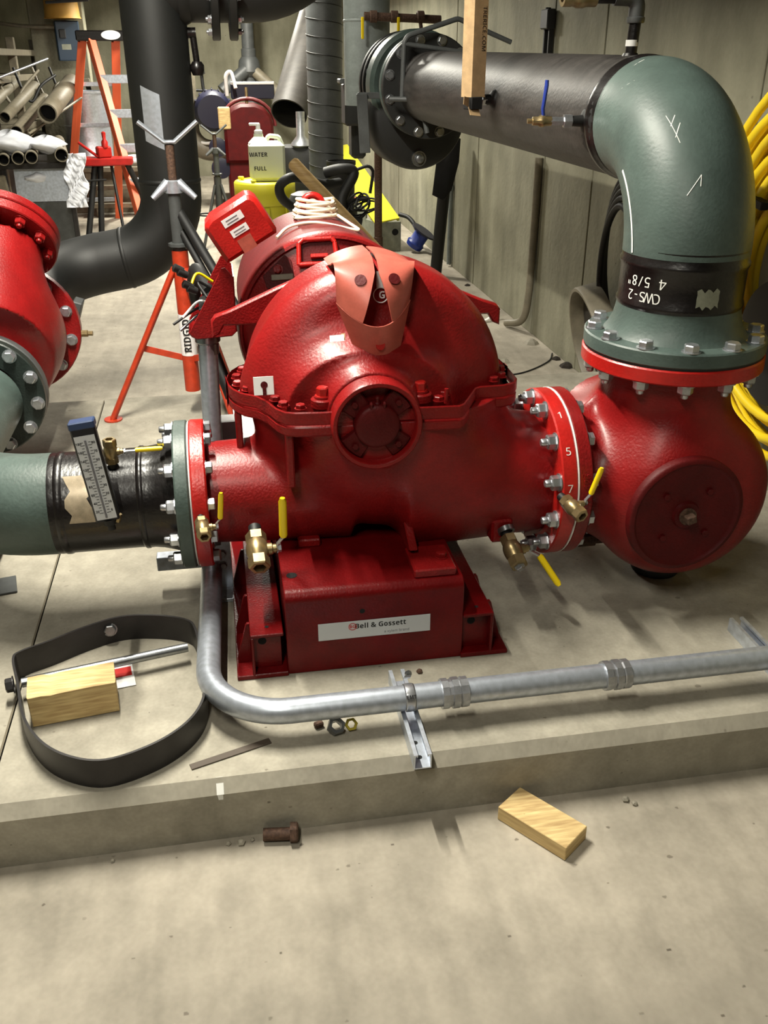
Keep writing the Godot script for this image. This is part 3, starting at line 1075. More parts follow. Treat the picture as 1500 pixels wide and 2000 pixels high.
	for k in 190:
		var a := k * TAU / 21.0
		var u := k / 190.0
		cp.append(V(0.345 + (0.078 - 0.016 * u + 0.004 * sin(k * 1.7)) * cos(a), 1.098 + 0.060 * u + 0.006 * sin(a * 1.3 + 2.0 * u), -3.36 + (0.055 - 0.01 * u) * sin(a)))
	rp.tube(cp, 0.0058, 8)
	part(cd, "coil", rp, M.rope)
	var tl := B.new()
	tl.tube(curve([V(0.42, 1.105, -3.33), V(0.455, 1.085, -3.27), V(0.475, 1.075, -3.20), V(0.45, 1.078, -3.195), V(0.33, 1.101, -3.21), V(0.24, 1.092, -3.20), V(0.19, 1.065, -3.15)], 8), 0.0055, 8)
	part(cd, "loose_end", tl, M.rope)

# ---------------------------------------------------------------- pipework at the pump
func discharge_pipe() -> void:
	var o := thing("discharge_pipe", V(-0.5, 0.39, -2.33), "black and green discharge pipe with a bolted flange left of the pump", "pipe")
	var y := 0.527
	part(o, "flange", disc(V(-0.162, y, -2.33), V(1, 0, 0), 0.203, 0.037, 0.10), M.green)
	var gk := disc(V(-0.1255, y, -2.33), V(1, 0, 0), 0.199, 0.006, 0.12)
	part(o, "gasket", gk, M.white)
	bolts(o, V(-0.162, y, -2.33), V(-1, 0, 0), 12, 0.181, 0.0175, 0.024, M.zinc, 0.014)
	var b := B.new()
	b.lathe(AY(V(-0.485, y, -2.33), V(1, 0, 0)), P2([0.1365, 0, 0.1375, 0.008, 0.1365, 0.02, 0.1365, 0.225, 0.139, 0.24, 0.1385, 0.25, 0.142, 0.275, 0.156, 0.325]), 48)
	part(o, "pipe", b, M.blackpaint)
	var w := B.new()
	w.lathe(AY(V(-0.47, y, -2.33), V(1, 0, 0)), P2([0.1365, 0, 0.1395, 0.006, 0.1395, 0.016, 0.1365, 0.022]), 48)
	part(o, "weld", w, M.blackpaint)
	w = B.new()
	w.lathe(AY(V(-0.262, y, -2.33), V(1, 0, 0)), P2([0.1365, 0, 0.141, 0.006, 0.141, 0.014, 0.1365, 0.02]), 48)
	part(o, "weld", w, M.blackpaint)
	var e := B.new()
	e.tube(bent([V(-0.485, y, -2.33), V(-0.86, y, -2.33), V(-0.86, y, -3.22)], 0.36, 16), 0.1368, 40)
	part(o, "elbow", e, M.green)
	part(o, "far_flange", disc(V(-0.86, y + 0.01, -3.27), V(0, 0, 1), 0.212, 0.04, 0.13), M.greendark)
	bolts(o, V(-0.86, y + 0.01, -3.23), V(0, 0, 1), 12, 0.186, 0.020, 0.02, M.zinc, 0.0, 0.3)
	# a worn, peeling label of shiny film
	var st := B.new()
	var rows := []
	for r in 7:
		var a := 0.02 + 0.92 * r / 6
		var row := []
		for c in 5:
			var ww := 0.065 - 0.018 * absf(sin(r * 2.3)) if r > 2 else 0.065
			row.append(V(-0.435 + ww * c / 4 + 0.010 * sin(r * 1.9), y + 0.1382 * sin(a), -2.33 + 0.1382 * cos(a)))
		rows.append(row)
	st.sheet(rows)
	part(o, "peeling_label", st, mat(Color(0.72, 0.66, 0.56), 0.25, 0.3, M.steel.albedo_texture, 9.0), "torn shiny paper label")
	# thermometer standing in front of the pipe
	var th := thing("thermometer", V(-0.34, 0.55, -2.13), "tall industrial thermometer with a white scale, leaning in front of the black pipe", "thermometer")
	var up := V(-0.035, 0.266, -0.01)
	var f := Transform3D(Basis(V(1, 0.12, 0).normalized(), up.normalized(), V(1, 0.12, 0).normalized().cross(up.normalized())).orthonormalized(), V(-0.342, 0.696, -2.13))
	var cs := B.new()
	cs.box(f, V(0.060, 0.262, 0.024), 0.004)
	part(th, "case", cs, M.gaugeblue)
	cs = B.new()
	cs.box(Transform3D(f.basis, f * V(0, 0.124, -0.004)), V(0.062, 0.020, 0.036), 0.003)
	part(th, "top_cap", cs, M.bluetop)
	var sc := B.new()
	sc.box(Transform3D(f.basis, f * V(0, -0.012, 0.0125)), V(0.049, 0.222, 0.002), 0.0)
	var pl := part(th, "scale_plate", sc, M.plate)
	var tk := B.new()
	for k in 26:
		for s in [-1.0, 1.0]:
			tk.box(Transform3D(f.basis, f * V(s * 0.009, -0.105 + 0.0075 * k, 0.0138)), V(0.006 if k % 3 else 0.010, 0.0011, 0.0006), 0.0)
	for k in 9:
		for s in [-1.0, 1.0]:
			tk.text(str(k * 20 + 20 if s < 0 else k * 10), Transform3D(f.basis, f * V(s * 0.0175, -0.100 + 0.0225 * k, 0.0138)), 0.0085, 0.0005, true)
	part(pl, "markings", tk, M.ink)
	var tubeb := B.new()
	tubeb.tube([f * V(0, -0.118, 0.015), f * V(0, 0.088, 0.015)], 0.0025, 8)
	part(pl, "glass_tube", tubeb, M.inkgrey)
	var tt := B.new()
	tt.text("TRERICE", Transform3D(f.basis, f * V(0, 0.121, 0.0135)), 0.0095, 0.0006, true)
	part(th, "lettering", tt, M.inkgrey)
	var st2 := B.new()
	st2.lathe(AY(f * V(0.002, -0.128, 0), -up), P2([0.016, 0, 0.016, 0.014, 0.010, 0.018, 0.010, 0.03, 0, 0.03]), 16)
	st2.tube([f * V(0.002, -0.140, 0), V(-0.33, 0.537, -2.21)], 0.011, 12)
	part(th, "stem", st2, M.rubber)
	var br := B.new()
	br.lathe(AY(f * V(0.020, -0.140, 0.0), V(0.3, 0.9, 0)), P2([0.007, 0, 0.007, 0.022, 0, 0.022]), 6, 0, TAU, true)
	part(th, "brass_nut", br, M.brass)
	ball_valve("gauge_valve", V(-0.318, 0.652, -2.27), V(0, 1, 0), V(1, 0, 0), V(1, 0.02, 0.02), 0.82, "brass gauge valve on top of the black pipe, yellow handle pointing right", "upright")

# body along dir, stem along st, lever pointing to lev
func ball_valve(called: String, at: Vector3, dir: Vector3, st: Vector3, lev: Vector3, s: float, label: String, style := "open") -> void:
	var o := thing(called, at, label, "valve")
	var f := AY(at, dir)
	f.basis = f.basis.scaled_local(V(s, s, s))
	var b := B.new()
	b.lathe(f, P2([0.0125, -0.012, 0.0125, 0.012, 0.0150, 0.012]), 16)
	part(o, "nipple", b, M.rubber)
	b = B.new()
	b.lathe(f, P2([0.012, 0.008, 0.0205, 0.008, 0.0205, 0.026, 0.018, 0.028]), 6, 0, TAU, true)
	b.lathe(f, P2([0.018, 0.026, 0.0215, 0.036, 0.0225, 0.046, 0.0215, 0.056, 0.0185, 0.066]), 20)
	b.lathe(f, P2([0.0185, 0.064, 0.0215, 0.066, 0.0215, 0.086, 0.0195, 0.089, 0.0130, 0.089]), 6, 0, TAU, true)
	b.lathe(f, P2([0.0130, 0.0888, 0.0125, 0.07, 0, 0.07]), 16)
	var bd := part(o, "body", b, M.brass)
	b = B.new()
	var sd := (st - f.basis.y.normalized() * st.dot(f.basis.y.normalized())).normalized()
	var c := f * V(0, 0.046, 0)
	var g := AY(c, sd)
	g.basis = g.basis.scaled_local(V(s, s, s))
	b.lathe(g, P2([0.012, 0.015, 0.012, 0.028, 0.009, 0.030, 0.009, 0.036, 0.006, 0.037, 0.006, 0.046, 0, 0.046]), 14)
	part(bd, "stem", b, M.brass)
	b = B.new()
	b.lathe(g, P2([0.0085, 0.040, 0.0085, 0.046, 0, 0.046]), 6, 0, TAU, true)
	part(o, "stem_nut", b, M.zinc)
	var t := c + sd * 0.039 * s
	var l := lev.normalized()
	var side := sd.cross(l).normalized()
	var kink := t + l * 0.024 * s + sd * 0.012 * s
	b = B.new()
	b.tube([t - l * 0.008 * s, t + l * 0.010 * s, kink, kink + l * 0.012 * s], 0.006 * s, 8, false, PackedFloat32Array(), true, 0.0025 * s)
	part(o, "lever", b, M.zinc)
	b = B.new()
	b.tube([kink, kink + l * 0.004 * s, kink + l * 0.078 * s, kink + l * 0.085 * s], 0.0075 * s, 12, false, PackedFloat32Array([0.006 * s, 0.008 * s, 0.0078 * s, 0.005 * s]))
	part(o, "handle", b, M.yellow, "yellow handle")
	if style == "plug":
		b = B.new()
		b.lathe(f, P2([0.009, 0.086, 0.009, 0.098, 0, 0.098]), 4, 0, TAU, true)
		b.lathe(f, P2([0.013, 0.084, 0.013, 0.091, 0, 0.091]), 6, 0, TAU, true)
		part(o, "plug", b, M.zinc)

func front_valves() -> void:
	ball_valve("drain_valve", V(0.034, 0.500, -2.125), V(0.03, -0.42, 0.9), V(1, 0, 0), V(0.02, 1, 0.05), 1.32, "open-ended brass drain valve under the left nozzle of the pump, yellow handle up")
	ball_valve("drain_valve", V(0.722, 0.418, -2.145), V(0.12, -0.48, 0.88), V(1, 0, 0), V(0.50, -0.78, 0.38), 1.2, "plugged brass drain valve under the right nozzle, yellow handle pointing down to the right", "plug")
	ball_valve("petcock_valve", V(-0.100, 0.548, -2.125), V(0.1, -0.2, 1), V(1, 0, 0), V(0.1, 1, 0.0), 0.85, "small brass petcock on the left red flange, yellow handle up")
	ball_valve("petcock_valve", V(0.855, 0.545, -2.088), V(0.35, -0.25, 1), V(1, 0.1, 0), V(0.25, 1, 0.1), 0.95, "small brass petcock on the seam of the right red flanges, yellow handle up")
	var g := thing("suction_boss", V(0.71, 0.42, -2.2), "square red boss under the right nozzle behind the plugged drain valve", "pipe boss")
	var b := B.new()
	b.box(T(V(0.712, 0.425, -2.19)), V(0.06, 0.07, 0.08), 0.006)
	part(g, "block", b, M.red)
	b = B.new()
	b.lathe(AY(V(0.722, 0.430, -2.15), V(0.16, -0.62, 0.76)), P2([0.024, -0.006, 0.024, 0.008, 0.0165, 0.008]), 20)
	part(g, "collar", b, M.steel)

func diffuser_field(p: Vector3) -> float:
	var a := cyl_z(p, V(1.242, 0.492, -2.275), 0.258, 0.225, 0.15)
	var b := cone(p, V(1.2, 0.50, -2.33), V(0.925, 0.520, -2.33), 0.195, 0.176)
	var n := cone(p, V(1.208, 0.52, -2.28), V(1.208, 0.862, -2.28), 0.185, 0.168)
	var r := cone(p, V(1.17, 0.55, -2.40), V(1.12, 0.56, -2.56), 0.24, 0.17)
	var d := smin(a, b, 0.05)
	d = smin(d, n, 0.05)
	return smin(d, r, 0.06)

func suction_diffuser() -> void:
	var o := thing("suction_diffuser", V(1.25, 0.16, -2.27), "bulging red suction diffuser with a round cover at the right of the pump", "suction diffuser")
	var b := B.new()
	b.field(diffuser_field, V(0.90, 0.18, -2.80), V(1.56, 0.89, -1.98), 0.0095)
	part(o, "body", b, M.red)
	part(o, "outlet_flange", disc(V(0.902, 0.520, -2.33), V(1, 0, 0), 0.2415, 0.040, 0.12), M.red)
	var gk := disc(V(0.8985, 0.520, -2.33), V(1, 0, 0), 0.2425, 0.004, 0.16, 0.0005)
	part(o, "gasket", gk, M.white)
	bolts(o, V(0.942, 0.520, -2.33), V(1, 0, 0), 12, 0.215, 0.020, 0.020, M.zinc, 0.0, 0.5)
	part(o, "inlet_flange", disc(V(1.208, 0.852, -2.28), V(0, 1, 0), 0.2435, 0.040, 0.15, 0.004, 64), M.redbright)
	bolts(o, V(1.208, 0.852, -2.28), V(0, -1, 0), 12, 0.216, 0.020, 0.026, M.zinc, 0.012, 0.5, "nut")
	var cv := B.new()
	var f := AY(V(1.190, 0.492, -2.055), V(0.02, 0, 1))
	cv.lathe(f, P2([0.166, 0, 0.166, 0.020, 0.162, 0.025, 0.152, 0.027, 0.147, 0.022, 0.142, 0.020, 0.04, 0.017, 0.036, 0.026, 0, 0.026]), 64)
	var cp := part(o, "cover", cv, M.reddark)
	for k in 4:
		var a := TAU * k / 4 + 0.75
		shared(cp, "cover_bolt", hex_mesh(0.010, 0.008), M.reddark, Transform3D(f.basis, f * V(0.088 * cos(a), 0.018, 0.088 * sin(a))))
	var pg := B.new()
	pg.lathe(f, P2([0.024, 0.024, 0.024, 0.034, 0, 0.034]), 20)
	pg.box(Transform3D(f.basis * Basis(V(0, 1, 0), 0.3), f * V(0, 0.045, 0)), V(0.026, 0.024, 0.022), 0.002)
	part(cp, "square_plug", pg, M.rust, "square-headed steel plug")
	var tx := B.new()
	var nn := V(0, 0.18, 0.98)
	tx.text("12 - 125", Transform3D(Basis(V(0, 0.98, -0.18), V(-1, 0, 0), nn), V(0.924, 0.56, -2.091)), 0.026, 0.003)
	part(o, "cast_lettering", tx, M.red)
	for q in [[1.50, 0.50, -2.24], [1.505, 0.44, -2.22]]:
		var bs := B.new()
		bs.lathe(AY(V(q[0] - 0.02, q[1], q[2]), V(1, -0.1, 0.3)), P2([0.04, -0.02, 0.034, 0.02, 0.02, 0.03, 0, 0.03]), 20)
		part(o, "boss", bs, M.red)
	# adjustable foot
	var st := thing("support_foot", V(1.275, 0.16, -2.315), "black round adjustable support foot under the red suction diffuser", "support foot")
	var pl := B.new()
	pl.lathe(T(V(1.275, 0.1605, -2.315)), P2([0.072, 0, 0.076, 0.01, 0.072, 0.02, 0.03, 0.026, 0, 0.026]), 32)
	part(st, "plate", pl, M.rubber)
	var sp := B.new()
	sp.tube([V(1.275, 0.17, -2.315), V(1.275, 0.25, -2.315)], 0.014, 12)
	part(st, "threaded_rod", sp, M.steel)
	# small drain valve lying behind
	var dv := thing("blowdown_valve", V(1.10, 0.16, -2.25), "small dark blowdown valve on a stub in the shadow under the diffuser", "valve")
	var v := B.new()
	v.lathe(AY(V(1.02, 0.26, -2.36), V(1, 0, 0)), P2([0.012, 0, 0.024, 0.004, 0.024, 0.06, 0.018, 0.064, 0.018, 0.12, 0, 0.12]), 8, 0, TAU, true)
	part(dv, "body", v, M.rust)
	v = B.new()
	v.tube([V(1.055, 0.28, -2.36), V(1.055, 0.33, -2.36)], 0.007, 8)
	v.lathe(T(V(1.055, 0.325, -2.36)), P2([0.014, 0, 0.014, 0.012, 0, 0.012]), 6, 0, TAU, true)
	part(dv, "stem", v, M.zinc)
	v = B.new()
	v.tube([V(1.12, 0.26, -2.36), V(1.26, 0.25, -2.33)], 0.016, 10)
	part(dv, "nipple", v, M.rubber)

func riser() -> void:
	var o := thing("suction_riser", V(1.208, 0.89, -2.28), "dark green and black suction pipe with a large elbow above the red diffuser", "pipe")
	part(o, "flange", disc(V(1.208, 0.897, -2.28), V(0, 1, 0), 0.2415, 0.040, 0.15, 0.004, 64), M.green)
	part(o, "gasket", disc(V(1.208, 0.8905, -2.28), V(0, 1, 0), 0.238, 0.008, 0.15, 0.001, 64), M.rubber)
	bolts(o, V(1.208, 0.937, -2.28), V(0, 1, 0), 12, 0.216, 0.020, 0.020, M.zinc)
	var wn := B.new()
	wn.lathe(T(V(1.208, 0.935, -2.28)), P2([0.192, 0, 0.182, 0.012, 0.169, 0.04, 0.163, 0.07, 0.162, 0.085]), 56)
	part(o, "weld_neck", wn, M.green)
	var pb := B.new()
	pb.lathe(T(V(1.208, 1.0, -2.28)), P2([0.162, 0, 0.162, 0.012, 0.1655, 0.018, 0.1655, 0.026, 0.162, 0.032, 0.162, 0.115, 0.166, 0.122, 0.166, 0.130, 0.162, 0.136, 0.1622, 0.165]), 56)
	var sp := part(o, "spool", pb, M.blackpaint)
	var tx := B.new()
	for q in [["4 5/8\"", 1.088, 0.036], ["CWS-2", 1.050, 0.036]]:
		var s: String = q[0]
		for k in s.length():
			var a: float = -1.08 + 0.128 * ((s.length() - 1) * 0.5 - k)
			var n := V(sin(a), 0, cos(a))
			tx.text(s[k], Transform3D(Basis(V(-cos(a), 0, sin(a)), V(0, -1, 0), n), V(1.208, q[1], -2.28) + n * 0.1626), q[2], 0.0005, false)
	part(sp, "chalk_writing", tx, M.chalk)
	var el := B.new()
	el.tube(bent([V(1.208, 1.148, -2.28), V(1.208, 1.446, -2.28), V(1.205, 1.446, -2.62)], 0.30, 24), 0.1625, 56)
	part(o, "elbow", el, M.green)
	# chalk marks on the elbow
	var ck := B.new()
	
	var path := []
	for k in 14:
		var th := 0.02 + 0.72 * k / 13
		var ph := 1.42 + 0.22 * k / 13
		var rr := 0.30 + 0.1632 * cos(ph)
		path.append(V(1.208 - 0.1632 * sin(ph), 1.146 + rr * sin(th), -2.580 + rr * cos(th)))
	ck.tube(path, 0.0042, 6, false, PackedFloat32Array(), true, 0.0008)
	part(o, "chalk_line", ck, M.chalk)
	for q in [[0.86, 0.62, 0.66, 0.52], [0.78, 0.60, 0.84, 0.50], [0.70, 0.57, 0.78, 0.46], [0.36, 0.50, 0.46, 0.28], [0.46, 0.28, 0.40, 0.30], [1.42, 1.25, 1.30, 0.75], [1.48, 0.75, 1.50, 0.35]]:
		ck = B.new()
		path = []
		for k in 6:
			var th := lerpf(q[0], q[2], k / 5.0)
			var ph := lerpf(q[1], q[3], k / 5.0)
			var rr := 0.30 + 0.1630 * cos(ph)
			path.append(V(1.208 - 0.1630 * sin(ph), 1.146 + rr * sin(th), -2.580 + rr * cos(th)))
		ck.tube(path, 0.0015, 6, false, PackedFloat32Array(), true, 0.0008)
		part(o, "chalk_scratch", ck, M.chalk)
	var pt := B.new()
	var rows := []
	for r in 5:
		var row := []
		for c in 8:
			var a := -0.22 + 0.052 * c + 0.01 * sin(r * 3.0 + c)
			row.append(V(1.208 + 0.1632 * sin(a), 1.035 + 0.011 * r + 0.006 * sin(c * 2.3), -2.28 + 0.1632 * cos(a)))
		rows.append(row)
	pt.sheet(rows)
	part(o, "bare_patch", pt, M.greybox, "scraped grey patch")
	pt = B.new()
	rows = []
	for r in 9:
		var row := []
		for c in 7:
			var a := PI * 1.5 + (-0.55 + 1.1 * r / 8.0) 
			var w := 0.055 * sin(PI * (r + 0.6) / 9.2)
			row.append(V(1.2035 + 0.1634 * sin(a), 1.446 + 0.1634 * cos(a), -2.655 + w * (c / 3.0 - 1.0)))
		rows.append(row)
	pt.sheet(rows)
	part(o, "paint_patch", pt, M.rubber, "black touch-up paint round the tap")
	var run := B.new()
	run.tube([V(1.205, 1.446, -2.600), V(1.204, 1.4465, -2.63), V(1.096, 1.474, -4.93)], 0.162, 56)
	part(o, "horizontal_pipe", run, M.black)
	var wl := B.new()
	var d := V(-0.115, 0.0345, -2.29).normalized()
	wl.lathe(AY(V(1.205, 1.446, -2.60), d), P2([0.162, 0, 0.1645, 0.006, 0.1635, 0.03, 0.1665, 0.036, 0.1665, 0.05, 0.1625, 0.058]), 56)
	part(o, "weld", wl, M.blackpaint)
	# vent with valve on top of the pipe
	var vt := thing("vent_pipe", V(1.195, 1.58, -2.72), "thin black vent pipe with a brass valve standing on the elbow end", "vent pipe")
	var b := B.new()
	b.lathe(T(V(1.195, 1.585, -2.74)), P2([0.034, 0, 0.026, 0.018, 0.02, 0.03]), 20)
	b.tube([V(1.195, 1.58, -2.74), V(1.20, 1.70, -2.74)], 0.0165, 16)
	part(vt, "nipple", b, M.blackpaint)
	b = B.new()
	b.lathe(T(V(1.196, 1.632, -2.74)), P2([0.0168, 0, 0.0174, 0.0, 0.0174, 0.016, 0.0168, 0.016]), 16)
	part(vt, "tape", b, M.white)
	b = B.new()
	b.lathe(T(V(1.2, 1.69, -2.74)), P2([0.023, 0, 0.025, 0.004, 0.025, 0.014, 0.022, 0.016]), 20)
	b.tube(bent([V(1.20, 1.70, -2.74), V(1.20, 1.752, -2.74), V(1.13, 1.754, -2.74)], 0.026, 8), 0.022, 16)
	part(vt, "elbow", b, M.greypaint)
	b = B.new()
	b.tube([V(1.15, 1.754, -2.74), V(1.06, 1.754, -2.74)], 0.0175, 14)
	part(vt, "side_nipple", b, M.blackpaint)
	b = B.new()
	b.lathe(AY(V(1.08, 1.754, -2.74), V(-1, 0, 0)), P2([0.018, 0, 0.026, 0.004, 0.026, 0.03, 0.029, 0.04, 0.029, 0.06, 0.025, 0.07, 0.026, 0.075, 0.026, 0.10, 0.015, 0.10]), 16)
	part(vt, "brass_valve", b, M.brass)
	# side tap with blue handle
	var tp := thing("pipe_tap", V(1.02, 1.44, -2.98), "small brass tap with an upright blue handle on the side of the black overhead pipe", "valve")
	b = B.new()
	b.lathe(AY(V(1.048, 1.443, -2.66), V(-1, 0, 0.05)), P2([0.045, -0.012, 0.03, 0.006, 0.016, 0.012, 0.013, 0.05, 0, 0.05]), 20)
	part(tp, "weld_fitting", b, M.rubber)
	b = B.new()
	b.lathe(AY(V(1.005, 1.443, -2.66), V(-1, 0, -0.1)), P2([0.019, 0, 0.019, 0.022, 0.012, 0.024, 0.012, 0.06, 0, 0.06]), 6, 0, TAU, true)
	part(tp, "nipple", b, M.zinc)
	b = B.new()
	b.lathe(AY(V(0.95, 1.443, -2.667), V(-1, 0, -0.1)), P2([0.010, 0, 0.013, 0.002, 0.013, 0.018, 0.016, 0.024, 0.016, 0.034, 0.012, 0.04, 0.012, 0.055, 0.007, 0.057, 0.007, 0.07, 0, 0.07]), 12)
	part(tp, "brass_body", b, M.brass)
	b = B.new()
	b.tube([V(0.925, 1.455, -2.669), V(0.922, 1.475, -2.669), V(0.925, 1.535, -2.66), V(0.925, 1.548, -2.66)], 0.011, 10, false, PackedFloat32Array([0.005, 0.007, 0.010, 0.007]), true, 0.005)
	part(tp, "blue_handle", b, M.blue, "blue lever handle")
	# well with the hanging carton
	var wl2 := thing("thermometer_well", V(1.0, 1.47, -3.45), "short black and bright pipe fittings poking from the overhead pipe behind the carton", "pipe fitting")
	b = B.new()
	b.lathe(AY(V(1.0, 1.47, -3.45), V(-1, 0, 0.1)), P2([0.04, -0.03, 0.03, 0.0, 0.018, 0.01, 0.018, 0.03, 0, 0.03]), 16)
	part(wl2, "weld_fitting", b, M.rubber)
	b = B.new()
	b.lathe(AY(V(0.975, 1.47, -3.45), V(-1, 0, 0.1)), P2([0.021, 0, 0.021, 0.016, 0.014, 0.018, 0.014, 0.04, 0.023, 0.042, 0.023, 0.056, 0, 0.056]), 6, 0, TAU, true)
	part(wl2, "union", b, M.zinc)
	var cb := thing("cardboard_tube_box", V(0.885, 1.46, -3.4), "long narrow cardboard carton hanging upright in front of the overhead pipe", "carton")
	b = B.new()
	b.box(T(V(0.912, 1.66, -3.39), 0, 26, 0), V(0.062, 0.36, 0.055), 0.001)
	part(cb, "carton", b, M.card)
	b = B.new()
	b.sheet([[V(0.888, 1.48, -3.355), V(0.888, 1.45, -3.355)], [V(0.866, 1.485, -3.335), V(0.864, 1.46, -3.335)]], 0.0015)
	b.sheet([[V(0.888, 1.452, -3.36), V(0.931, 1.447, -3.385)], [V(0.891, 1.425, -3.34), V(0.934, 1.42, -3.36)]], 0.0015)
	part(cb, "flap", b, M.card)
	b = B.new()
	b.box(T(V(0.910, 1.462, -3.378), 0, 26, 0), V(0.05, 0.04, 0.045), 0.002)
	part(cb, "opening", b, M.hole)
	var cf := T(V(0.912, 1.66, -3.39), 0, 26, 0)
	b = B.new()
	b.text("TRERICE.COM", Transform3D(cf.basis * Basis(V(0, 0, 1), -PI / 2), cf * V(0.016, 0.03, 0.0277)), 0.022, 0.0006, false)
	part(cb, "lettering", b, M.ink)

func shaft_guard() -> void:
	var o := thing("shaft_guard", V(0.365, 0.95, -2.16), "salmon sheet-metal shaft guard with round holes bent over the top of the pump casing", "guard")
	# front panel: a bowed trapezoid from the rim down to the hub
	var rows := []
	for r in 7:
		var u := r / 6.0
		var row := []
		for c in 15:
			var s := -1.0 + 2.0 * c / 14
			var w := lerpf(0.090, 0.056, u)
			row.append(V(0.361 + 0.006 * u + w * s, lerpf(1.024, 0.948, u) + 0.045 * (1.0 - u) * s * s + 0.008 * u * s * s, lerpf(-2.128, -2.150, u) - (0.072 - 0.042 * u) * s * s))
		rows.append(row)
	var b := B.new()
	b.sheet(rows, 0.003)
	var fp := part(o, "front_panel", b, M.salmon)
	b = B.new()
	b.lathe(AY(V(0.368, 0.974, -2.1418), V(0, 0.25, 1)), P2([0.0, 0.003, 0.0115, 0.003, 0.0115, -0.004]), 20)
	part(fp, "hole", b, M.redbright)
	# two ears rising from the rim and lying over the casing
	for s in [-1.0, 1.0]:
		rows = []
		for r in 15:
			var u := r / 14.0
			var row := []
			for c in 11:
				var q := c / 10.0                    # 0 at the middle gap, 1 at the outside
				var inner := lerpf(0.036, 0.005, clampf(u / 0.36, 0, 1))
				var outer := lerpf(0.090, 0.106, clampf(u * 1.6, 0, 1))
				var x: float = lerpf(inner, outer, q) * s
				var k: float = x / 0.09
				var e := clampf(u / 0.6, 0, 1)
				var y: float = lerpf(1.024, 1.166, sin(e * PI * 0.5)) + 0.045 * k * k * (1.0 - e) - 0.022 * e * e * k * k - 0.004 * clampf((u - 0.7) / 0.3, 0, 1)
				var z: float = -2.128 - 0.072 * k * k * (1.0 - e) - 0.135 * e * e - 0.02 * e - 0.13 * clampf((u - 0.55) / 0.45, 0, 1)
				row.append(V(0.362 + 0.010 * e + x, y, z))
			rows.append(row)
		b = B.new()
		b.sheet(rows, 0.003)
		var er := part(o, "ear", b, M.salmon)
		b = B.new()
		var p: Vector3 = (rows[4][3] as Vector3).lerp(rows[4][4], 0.4)
		var n := ((rows[5][4] as Vector3) - (rows[3][4] as Vector3)).cross((rows[4][5] as Vector3) - (rows[4][3] as Vector3)).normalized()
		if n.z < 0: n = -n
		b.lathe(AY(p, n), P2([0.0, 0.0046, 0.0145, 0.0046, 0.0145, 0.002]), 20)
		var hl := part(er, "hole", b, M.reddark)
	b = B.new()
	var f := AY(V(0.385, 1.075, -2.2335), V(0, 0.12, 1))
	b.lathe(f, P2([0.017, 0, 0.0195, 0.001, 0.0195, 0]), 28)
	b.text("G", Transform3D(Basis(V(1, 0, 0), V(0, 1, -0.12).normalized(), V(0, 0.12, 1).normalized()), V(0.388, 1.075, -2.2325)), 0.024, 0.001)
	var em := single("casing_emblem", b, M.label, V(0.385, 1.075, -2.234), "pale round emblem with letter G on the casing, in the gap of the guard", "emblem")
	b = B.new()
	b.box(T(V(0.384, 1.112, -2.2385), -6, 0, 0), V(0.018, 0.040, 0.001), 0.0)
	single("casing_sticker", b, M.label, V(0.384, 1.112, -2.24), "white sticker on the casing above the emblem, half hidden by the guard", "sticker")

